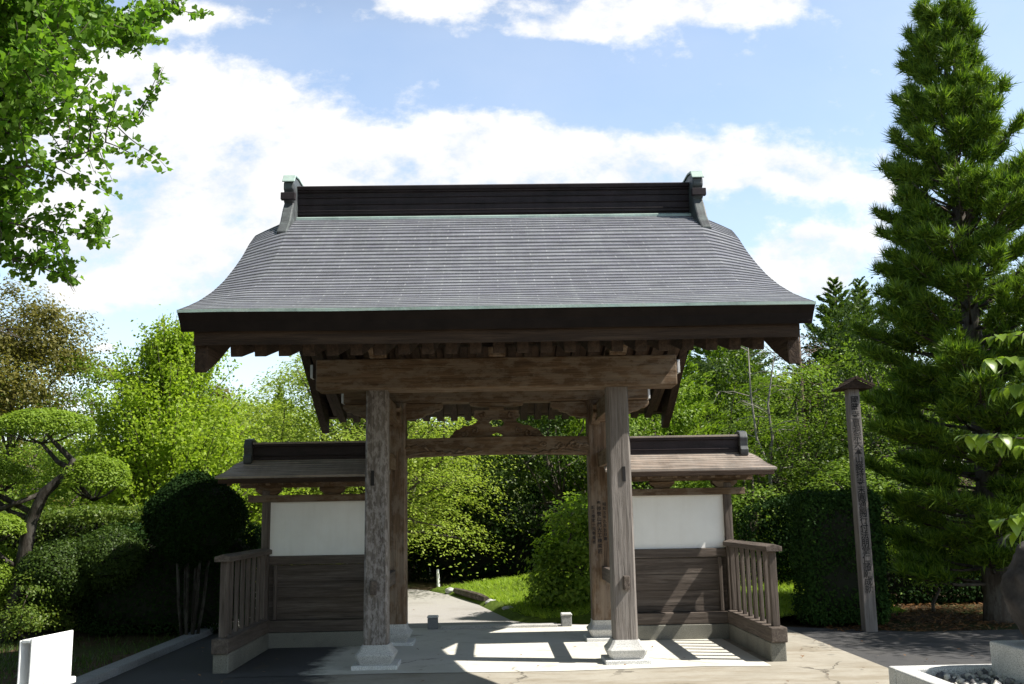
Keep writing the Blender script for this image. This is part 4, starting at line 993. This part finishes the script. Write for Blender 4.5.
def niwaki():
    T = thing('garden_pine', 'cloud pruned garden tree with flat sunlit leaf pads on a crooked trunk', 'tree', (-7.05, 3.5, 0)); rng = np.random.default_rng(51)
    mb = MB(); mb.tube([(-7.08, 3.5, -.1), (-7.02, 3.5, .5), (-6.92, 3.5, 1.1), (-6.86, 3.52, 1.65), (-6.68, 3.5, 2.08), (-6.36, 3.5, 2.36), (-6.3, 3.52, 2.55), (-6.5, 3.5, 2.75), (-6.7, 3.5, 2.95)], [.13, .115, .105, .095, .08, .06, .05, .04, .015], 9)
    pads = [((-6.76, 3.5, 3.02), (.76, .55, .30)), ((-7.55, 3.6, 2.3), (.62, .5, .30)), ((-6.05, 3.75, 2.24), (.53, .45, .40)), ((-7.3, 3.2, 1.55), (.5, .45, .25)), ((-8.2, 3.8, 2.75), (.6, .5, .26)), ((-7.9, 3.3, 1.95), (.5, .4, .25))]
    joins = [(-6.3, 3.5, 2.42), (-6.86, 3.52, 1.7), (-6.3, 3.5, 2.42), (-6.95, 3.5, 1.0), (-6.86, 3.52, 1.8), (-6.68, 3.5, 2.08)]
    for (c, r), j in zip(pads, joins):
        c0 = Vector(c)-Vector((0, 0, r[2]*.7)); j = Vector(j); mid = j.lerp(c0, .5)+Vector((0, .05, -.08))
        mb.tube([j, mid, c0], [.045, .036, .026], 6)
        for a in np.linspace(0, 6.28, 8)[:-1]:
            e = Vector((c[0]+math.cos(a)*r[0]*.75, c[1]+math.sin(a)*r[1]*.75, c[2]-r[2]*.1)); mb.tube([c0, c0.lerp(e, .5)+Vector((0, 0, -.04)), e], [.02, .014, .006], 4)
    mb.build('trunk', 'bark_dark', T, smooth=True)
    for c, r in pads:
        c, r = np.array(c), np.array(r); n = int(8500*r[0])
        d = unit(rng.normal(size=(n, 3))); d[:, 2] = np.where(d[:, 2] < -.25, -d[:, 2], d[:, 2]); k = rng.uniform(.8, 1.03, (n, 1))*(1+.06*np.sin(d[:, :1]*9)*np.sin(d[:, 1:2]*8+2))
        leaf_obj('leaf_pad', c+d*r*k, d*.7+np.array([.15, 0, .6])+rng.normal(size=(n, 3))*.42, .055, .026, rng, 'leaf_niwaki', T)
niwaki()
ginkgo_shoots('young_ginkgo', 'bright green young tree with upright shoots left of the gate', -6.1, 7.2, 5.25, 1.7, 61, 'leaf_bright', .07, 235)
broad_tree('sparse_tree', 'sparse tree with olive brown leaves and bare twigs at the left edge', -9.9, 9, 0, 6.5, 2.0, 62, 'leaf_olive', .12, 190, 60, .24, base=.5, nblob=9, lean=.1, shell=.4)
broad_tree('garden_tree', 'mid green tree rising behind the garden pine', -8.4, 9.4, 0, 5.0, 2.3, 63, 'leaf_mid', .10, 230, 60, .2, 'trees behind the left garden', base=.12, nblob=8)
broad_tree('garden_tree', 'light green bushy tree between the young ginkgo and the left wing roof', -4.6, 10.5, 0, 3.5, 1.8, 64, 'leaf_maple', .10, 130, 60, .2, 'trees behind the left garden', base=.08, nblob=9)
broad_tree('garden_tree', 'dull olive tree behind the sparse tree at the left', -11.2, 13.0, 0, 5.0, 2.3, 65, 'leaf_olive', .13, 90, 60, .26, 'trees behind the left garden', base=.15, nblob=8)

# --- beyond the gate
def maple(name, label, x, y, H, rad, seed, leaf, L, ns=120, group=None, z=0, low=.22):
    """spreading tree whose sprays lie in drooping layers"""
    rng = np.random.default_rng(seed); T = tree_root(name, label, x, y, z, group); o = np.array([x, y, z]); mb = MB(); tips = []
    Ps, Ns = [], []
    for i in range(ns):
        h = low+(.98-low)*rng.uniform()**.8; a = rng.uniform(0, 6.283); r = rad*math.sqrt(max(.05, 1-((h-.42)/.6)**2))*rng.uniform(.35, 1)
        c = o+np.array([math.cos(a)*r, math.sin(a)*r, h*H]); tips.append(c); m = int(150*rng.uniform(.6, 1.3)); rr = rad*.16
        out = np.array([math.cos(a), math.sin(a), 0]); q = rng.normal(size=(m, 3))*np.array([rr, rr, .055]); rad_out = (q*out).sum(1)
        q[:, 2] -= .55*np.abs(rad_out)*np.where(rad_out > 0, 1.2, .35)
        Ps.append(c+q); Ns.append(np.array([0, 0, 1.])+out*.35+rng.normal(size=(m, 3))*.38)
    limbs(mb, o+[0, 0, -.1], o+[0, 0, H*.8], .15, tips[::4], rng, rl=.3); mb.build('trunk', 'bark', T, smooth=True)
    leaf_obj('crown', np.concatenate(Ps), np.concatenate(Ns), L, L*.6, rng, leaf, T); return T
maple('maple_tree', 'yellow green maple with drooping sprays seen through the gate opening', -3.0, 11.4, 5.7, 3.0, 71, 'leaf_maple', .075, 470, 'maples behind the gate', low=.17)
maple('maple_tree', 'broad light green maple rising over the left wing roof', -6.6, 15.5, 4.9, 3.4, 72, 'leaf_maple', .11, 340, 'maples behind the gate', low=.1)
def roadside_shrub():
    T = tree_root('roadside_shrub', 'dense leafy shrub beside the grass bank, next to the right rear pillar', 1.32, 5.5, 0); rng = np.random.default_rng(73)
    blobs = [(np.array([1.32+dx, 5.5+dy, z]), np.array([rx, rx, rz])) for dx, dy, z, rx, rz in ((0, 0, .55, .72, .5), (-.3, -.1, .35, .5, .35), (.45, 0, .5, .55, .45), (.1, .1, 1.15, .55, .42), (-.3, .1, 1.05, .42, .4), (.45, .1, 1.2, .45, .4), (-.05, 0, 1.62, .38, .33), (.35, 0, 1.68, .3, .28), (-.42, -.1, .75, .35, .35))]
    mb = MB(); limbs(mb, (1.32, 5.5, -.1), (1.34, 5.5, 1.7), .04, [b[0] for b in blobs], rng); mb.build('trunk', 'bark', T, smooth=True)
    P, N = clump_points(rng, blobs, 230, 48, .11, flat=.7, shell=.5, up=.6, low=-.9); k = P[:, 2] > .02
    leaf_obj('crown', P[k], N[k], .085, .05, rng, 'leaf_mid', T)
roadside_shrub()
broad_tree('roadside_tree', 'dark green tree in deep shade behind the grass bank', 1.4, 13.5, 0, 5.6, 2.4, 74, 'leaf_dark', .12, 150, 60, .26, 'trees behind the grass bank', base=.05, nblob=9)
broad_tree('roadside_tree', 'mid green tree with brighter top behind the right rear pillar', 3.6, 11.0, 0, 4.4, 1.8, 75, 'leaf_wood', .11, 110, 60, .22, 'trees behind the grass bank', base=.06, nblob=9)
broad_tree('roadside_tree', 'small dark tree in shadow at the road bend beyond the gate', -1.0, 17.5, 0, 4.8, 2.3, 76, 'leaf_dark', .13, 110, 60, .28, 'trees behind the grass bank', base=.05, nblob=8)
for x, y, r, lab in ((-2.25, 15.4, .13, 'dark bare trunk in the shade left of the marker post'), (-2.75, 16.2, .11, 'slimmer dark bare trunk in the shade at the far road edge')):
    t = thing('shaded_tree', lab, 'tree', (x, y, 0), 'trunks at the end of the road'); rng = np.random.default_rng(int(-x*100))
    mb = MB(); tg = [(x+rng.uniform(-1.5, 1.5), y+rng.uniform(-1, 1.5), rng.uniform(3.6, 5)) for _ in range(6)]; limbs(mb, (x, y, -.1), (x+.2, y, 4.8), r, tg, rng, wob=.05); mb.build('trunk', 'bark', t, smooth=True)
    P, N = clump_points(rng, [(np.array(q), np.array([.9, .9, .5])) for q in tg], 60, 60, .25); leaf_obj('crown', P, N, .13, .08, rng, 'leaf_dark', t)
clipped('undergrowth', 'dark unclipped undergrowth closing the view at the end of the grass bank', [((3.0, 14.6, .9), (6.0, .9, 1.25), 3), ((-1.0, 19.4, .9), (9, .8, 1.3), 4)], 'leaf_yew', .13, 170, 40, 'bush', bumps=.5)
# --- the wood to the right of the gate
W = 'trees of the wood right of the gate'
A1 = sugi('cedar_tree', 'feathery light green cedar over the ridge of the right wing roof', 4.2, 12.2, 0, 6.3, 1.9, 81, 'leaf_wood', W, nb=95, tuft=.17, dens=190, z0=.1)
A2 = sugi('cedar_tree', 'tallest pointed cedar at the right end of the gate roof', 9.8, 16.2, .4, 7.7, 2.2, 82, 'needle_far', W, nb=150, tuft=.17, dens=190)
B1 = maple('wood_tree', 'bright leafy tree left of the writing post top', 7.0, 11.4, 5.1, 1.8, 83, 'leaf_wood', .08, 105, W, low=.06)
B2 = broad_tree('wood_tree', 'dark leafy tree behind the bare pale sapling', 5.6, 14.5, .2, 6.0, 2.1, 84, 'leaf_dark', .13, 120, 70, .27, W, base=.08, nblob=9)
B3 = maple('wood_tree', 'light green tree behind the ridge end of the right wing roof', 4.9, 8.3, 2.8, 1.25, 85, 'leaf_wood', .07, 75, W, low=.05)
def cp(o, x, y, z, rz, sc, lab): 
    return dup_thing(o, (x, y, z), rz, sc, lab)
cp(A1, 6.6, 17.5, .9, 1.3, (1.15, 1.15, 1.12), 'cedar half hidden behind the bare pale sapling')
cp(A2, 11.6, 19.0, 1.2, 2.2, (.9, .9, .98), 'slim cedar in the gap between the tall cedar and the big conifer')
cp(A2, 8.1, 20.5, 1.3, 4.0, (1.0, 1.0, .82), 'cedar showing just above the right roof corner')
cp(A1, 2.4, 16.6, .5, 3.0, (1.25, 1.25, 1.1), 'cedar under the rear right corner of the gate roof')
cp(B1, 9.4, 13.0, .4, 2.0, (1.1, 1.1, 1.12), 'leafy tree right behind the writing post')
cp(B1, 5.9, 9.8, 0, 4.4, (.9, .9, .74), 'leafy tree rising between the right wing roof and the hedge block')
cp(B3, 6.9, 7.2, 0, 1.2, (1.1, 1.1, .95), 'low tree with pale leaf sprays over the hedge block')
cp(B2, 13.5, 15.5, .6, 1.0, (1.3, 1.3, 1.25), 'dark tree at the far right behind the conifer')
cp(B2, .2, 20.5, 0, 2.5, (1.2, 1.2, 1.15), 'dark tree at the back of the gate opening, right of the maple')
cp(B2, 3.4, 19.5, .4, 4.1, (1.2, 1.2, 1.1), 'dark tree behind the rear right pillar top')
def dead_tree():
    T = thing('bare_sapling', 'bare pale forked sapling behind the right wing roof', 'tree', (5.55, 9.2, 0)); rng = np.random.default_rng(9); mb = MB()
    for pts, r in (([(5.75, 9.2, -.1), (5.72, 9.2, 1.6), (5.66, 9.2, 2.55), (5.45, 9.2, 3.1), (5.38, 9.2, 4.0), (5.38, 9.2, 5.2)], .05), ([(5.66, 9.2, 2.5), (5.78, 9.2, 3.1), (5.74, 9.25, 3.8), (5.86, 9.2, 4.5), (5.95, 9.2, 5.0)], .035)):
        mb.tube(pts, [r*(1-.8*i/(len(pts)-1)) for i in range(len(pts))], 6)
        for _ in range(13):
            i = rng.integers(2, len(pts)); p = Vector(pts[i-1]).lerp(Vector(pts[i]), rng.uniform()) if i > 0 else Vector(pts[0]); s = 1 if rng.uniform() > .5 else -1
            q = p+Vector((s*rng.uniform(.3, .75), rng.normal()*.25, rng.uniform(-.05, .3))); mb.tube([p, p.lerp(q, .5)+Vector((0, 0, .05)), q], [.012, .009, .003], 4)
            for _ in range(3):
                t = rng.uniform(.4, 1); b = p.lerp(q, t); mb.tube([b, b+Vector((s*.15, rng.normal()*.1, rng.normal()*.12))], [.005, .002], 3)
    mb.build('trunk', 'bark_pale', T, smooth=True)
dead_tree()
def dead_cedar():
    T = thing('withered_cedar', 'withered brownish cedar with bare drooping boughs at the right roof corner', 'tree', (7.9, 13.8, .3)); rng = np.random.default_rng(19); mb = MB()
    mb.tube([(7.9, 13.8, .1), (7.9, 13.8, 4), (7.95, 13.8, 6.2)], [.09, .06, .015], 7)
    for i in range(46):
        h = rng.uniform(3.0, 6.0); a = rng.uniform(0, 6.28); l = (6.5-h)*.42+.35; d = Vector((math.cos(a), math.sin(a), .25)); p = Vector((7.92, 13.8, h)); q = p+d*l
        mb.tube([p, p.lerp(q, .5)+Vector((0, 0, .06)), q], [.016, .011, .004], 4)
        for _ in range(7):
            b = p.lerp(q, rng.uniform(.3, 1)); mb.tube([b, b+Vector((rng.normal()*.22, rng.normal()*.22, rng.normal()*.1-.03))], [.008, .003], 3)
    mb.build('trunk', 'bark_twig', T, smooth=True)
wood('bark_twig', (.09, .06, .04), (.17, .12, .085), (.25, .19, .14), 'Z', grain=9)
dead_cedar()
# --- far wood on the rising ground, and the trees of it that stand out
def far_wood():
    rng = np.random.default_rng(91); Ps, Ns = [], []
    for i in range(420):
        x = rng.uniform(-52, 48); y = rng.uniform(24, 66); 
        if y < 27 and -9 < x < -2: continue
        z = float(hill(np.array(x), np.array(y))); H = rng.uniform(3.6, 5.6)*(1.15 if x > 0 else .92); r = rng.uniform(1.6, 2.6); m = 190
        d = unit(rng.normal(size=(m, 3))); d[:, 2] = np.abs(d[:, 2])*1.0-.25*rng.uniform(size=m)
        k = rng.uniform(.75, 1.05, (m, 1))*(1+.18*np.sin(d[:, :1]*7+i)*np.sin(d[:, 2:]*6+i*2)); P = np.array([x, y, z+H*.5])+d*np.array([r, r, H*.52])*k
        Ps.append(P); Ns.append(d*.7+np.array([0, 0, .5])+rng.normal(size=(m, 3))*.45)
    P, N = np.concatenate(Ps), np.concatenate(Ns)
    V, F = leaves(P, N, .55, .36, rng)
    tag(link_mesh('far_wood', np_mesh('far_wood', V, F), 'far_wood'), kind='stuff')
far_wood()
G = 'trees standing out of the far wood'
sugi('far_conifer', 'small dark pointed conifer on the skyline left of the gate', -12.0, 45, 4.0, 5.2, 1.0, 92, 'needle_far', G, nb=70, tuft=.35, dens=40)
broad_tree('far_tree', 'grey green round topped tree on the skyline behind the young ginkgo', -11.6, 30, .6, 6.3, 1.5, 93, 'leaf_olive', .2, 90, 50, .3, G, base=.2)
broad_tree('far_tree', 'wide light green tree on the slope behind the left roof corner', -9.0, 24, .2, 4.9, 2.9, 94, 'leaf_maple', .18, 150, 55, .34, G, base=.12, nblob=9)
broad_tree('far_tree', 'pale tree just left of the rear gate pillar, above the wing roof', -4.0, 23, 0, 5.2, 2.8, 95, 'leaf_maple', .17, 140, 55, .32, G, base=.12, nblob=9)
broad_tree('far_tree', 'deep green tree behind the sparse tree at the far left', -15.5, 19, .2, 6.2, 3.2, 96, 'leaf_mid', .17, 150, 55, .34, G, base=.1, nblob=9)

# --- near trees whose branches reach into the picture from outside it
def near_ginkgo():
    T = tree_root('ginkgo_tree', 'ginkgo whose leafy branches hang in at the upper left corner', -5.3, -5.4); rng = np.random.default_rng(101); mb = MB()
    mb.tube([(-5.3, -5.4, -.1), (-5.3, -5.4, 2), (-5.2, -5.45, 4.2), (-5.2, -5.4, 7.2)], [.24, .2, .15, .05], 12)
    fans = []; 
    def twig(p, d, L, lev):
        n = 8; pts = [Vector(p)]; dd = Vector(d).normalized()
        for i in range(n):
            dd = (dd+Vector((rng.normal()*.12, rng.normal()*.12, rng.normal()*.1+.015))).normalized(); pts.append(pts[-1]+dd*L/n)
        mb.tube(pts, [(.03 if lev == 0 else .011 if lev == 1 else .005)*(1-.75*i/n) for i in range(n+1)], 5 if lev == 0 else 4)
        for i in range(1, n+1):
            if lev < 2:
                for _ in range(2 if lev else 3):
                    if i < 2 and lev == 0: continue
                    a = rng.uniform(0, 6.28); o = dd.orthogonal().normalized(); o.rotate(Matrix.Rotation(a, 3, dd)); twig(pts[i], dd*.7+o*.9, L*rng.uniform(.22, .42), lev+1)
            if lev:
                for _ in range(4):
                    q = pts[i].lerp(pts[i-1], rng.uniform()); fans.append((q, (Vector((rng.normal(), rng.normal(), rng.normal()*.7-.25))).normalized()))
    ends = [(-3.0, -5.3, 5.1), (-2.85, -5.8, 5.25), (-3.3, -5.2, 4.6), (-3.05, -5.55, 4.15), (-3.15, -5.7, 3.85), (-3.5, -5.4, 3.6), (-3.3, -5.9, 5.5), (-3.6, -5.9, 4.9), (-3.8, -5.3, 5.4), (-3.25, -5.0, 5.2), (-3.6, -4.8, 5.0), (-3.5, -5.6, 4.3), (-3.75, -5.4, 3.55), (-3.55, -5.7, 3.8)]
    for e in ends:
        b = Vector((-5.22, -5.42, min(6.6, e[2]+rng.uniform(-.05, .7)))); v = Vector(e)-b; twig(b+v*.02, v, v.length, 0)
    for e in ((-2.35, -5.5, 4.02), (-2.4, -5.45, 3.72), (-2.55, -5.6, 3.5), (-2.1, -5.5, 4.95), (-2.75, -5.4, 3.3), (-2.5, -5.6, 4.25)):
        b = Vector((-3.5, -5.5, e[2]+.12)); v = Vector(e)-b; twig(b, v, v.length, 1)
    mb.build('trunk', 'bark', T, smooth=True)
    fans = [f for f in fans if f[0].z > 3.12+.12*math.sin(f[0].x*9)]
    Q = np.array([f[0][:] for f in fans]); D = np.array([f[1][:] for f in fans]); n = len(Q)
    s = unit(np.cross(D, rng.normal(size=(n, 3)))); nn = np.cross(s, D); S = (.05*rng.uniform(.6, 1.15, n))[:, None]; B = Q+D*S*.45
    # a fan: narrow foot, scalloped wide rim with a notch
    V = np.stack([B, B+D*S*.55+s*S*.58+nn*S*.12, B+D*S*.92+s*S*.36+nn*S*.02, B+D*S*.80-nn*S*.04, B+D*S*.92-s*S*.36+nn*S*.02, B+D*S*.55-s*S*.58+nn*S*.12], 1).reshape(-1, 3)
    link_mesh('crown', np_mesh('crown', V-np.array(ORG[T.name]), np.arange(6*n).reshape(n, 6)), 'leaf_ginkgo', T)
    # unseen crown mass added high over the path to screen off sky light
    P, N = clump_points(rng, [(np.array(c), np.array(q)) for c, q in (((-5.2, -6.6, 8.3), (3.6, 3.0, 2.1)), ((-2.8, -8.4, 7.9), (2.6, 2.4, 1.7)), ((-7.6, -7.5, 6.6), (2.4, 2.8, 2.2)), ((-5.4, -9.6, 6.4), (2.8, 2.4, 1.8)), ((-8.4, -3.4, 7.6), (2.4, 2.6, 2.2)))], 420, 46, .34)
    leaf_obj('sky_screen_crown', P, N, .13, .11, rng, 'leaf_ginkgo', T)
near_ginkgo()
def near_dogwood():
    T = tree_root('dogwood_tree', 'tree with large drooping bright leaves at the right picture edge', 4.3, -5.7); rng = np.random.default_rng(111); mb = MB()
    mb.tube([(4.3, -5.7, -.1), (4.28, -5.7, 1.2), (4.2, -5.65, 2.4), (4.25, -5.7, 3.6)], [.07, .06, .045, .02], 9)
    LV = []
    def spray(p0, p1, n, r0=.012):
        p0, p1 = Vector(p0), Vector(p1); mid = p0.lerp(p1, .5)+Vector((0, 0, .1)); pts = [p0, p0.lerp(mid, .6)+Vector((0, 0, .03)), mid, mid.lerp(p1, .55), p1]; mb.tube(pts, [r0, r0*.8, r0*.6, r0*.4, r0*.2], 5)
        for i in range(n):
            t = .3+.7*i/max(1, n-1); q = p0.lerp(p1, t)+Vector((0, 0, .1*4*t*(1-t)))
            a = rng.uniform(-1.7, 1.7)+math.pi; LV.append((q, Vector((math.cos(a), math.sin(a), rng.uniform(-1.3, -.05))).normalized(), rng.uniform(.075, .13)))
    for e in ((2.98, -5.5, 2.55), (3.12, -5.3, 2.72), (2.98, -5.6, 2.36), (2.78, -5.55, 2.08), (2.92, -5.4, 2.05), (3.05, -5.65, 2.0), (2.93, -5.55, 1.57), (3.05, -5.45, 1.50), (3.15, -5.5, 1.66), (3.3, -5.3, 2.3), (3.35, -5.6, 2.85), (3.4, -5.4, 1.8), (3.5, -5.9, 3.2), (3.6, -5.2, 3.0)):
        spray((4.24, -5.67, max(.9, e[2]-.15+rng.uniform(-.2, .2))), e, 46)
    for _ in range(14):
        a = rng.uniform(-1.2, 1.2); spray((4.24, -5.67, rng.uniform(1.6, 3.3)), (4.24+math.cos(a)*1.1, -5.67+math.sin(a)*1.1, rng.uniform(1.8, 3.6)), 14)
    mb.build('trunk', 'bark', T, smooth=True)
    Vs = []
    for q, d, L in LV:
        s = d.cross(Vector((0, 0, 1))); s = s.normalized() if s.length > .1 else Vector((1, 0, 0)); n = s.cross(d); w = L*.31; r = []
        for t, k, dr in ((.0, .05, 0), (.25, .8, .02), (.5, 1, -.03), (.78, .6, -.14), (1., .03, -.3)):
            c = q+d*L*t+n*L*dr; r.append((c-s*w*k+n*w*.28*k, c, c+s*w*k+n*w*.28*k))
        for (a0, b0, c0), (a1, b1, c1) in zip(r, r[1:]): Vs += [a0, b0, b1, a1, b0, c0, c1, b1]
    V = np.array([v[:] for v in Vs])-np.array(ORG[T.name]); bmV = np_mesh('crown', V, np.arange(len(V)).reshape(-1, 4))
    bm = bmesh.new(); bm.from_mesh(bmV); bmesh.ops.remove_doubles(bm, verts=bm.verts, dist=1e-5); bm.to_mesh(bmV); bm.free()
    link_mesh('crown', bmV, 'leaf_dogwood', T, smooth=True)
near_dogwood()
# shade tree standing outside the frame on the right: its crown throws the dappled shade on the driveway
broad_tree('shade_tree', 'tall shade tree standing behind the driveway beyond the right picture edge', 12.6, 1.7, 0, 10.0, 3.1, 122, 'leaf_mid', .16, 150, 50, .36, base=.38, nblob=10, r0=.2)
broad_tree('shade_tree', 'leafy shade tree standing by the driveway beyond the right picture edge', 10.4, .2, 0, 6.2, 2.6, 121, 'leaf_mid', .14, 130, 60, .3, base=.3, nblob=9)
def added_sky_blocker():
    """unseen foliage added behind the viewer to keep open sky off the left forecourt"""
    rng = np.random.default_rng(131); blobs = [(np.array([x, y, h*.55]), np.array([2.6, 2.4, h*.45])) for x, y, h in ((-15, -9, 9), (-12.5, -13, 11), (-10, -17, 12), (-6.5, -19, 12.5), (-2.5, -20.5, 11), (-16, -3, 9), (-8, -14.5, 9))]
    P, N = clump_points(rng, blobs, 520, 46, .5, low=-1)
    V, F = leaves(P, N, .3, .22, rng); tag(link_mesh('added_sky_blocker', np_mesh('added_sky_blocker', V, F), 'leaf_dark'), kind='stuff')
added_sky_blocker()
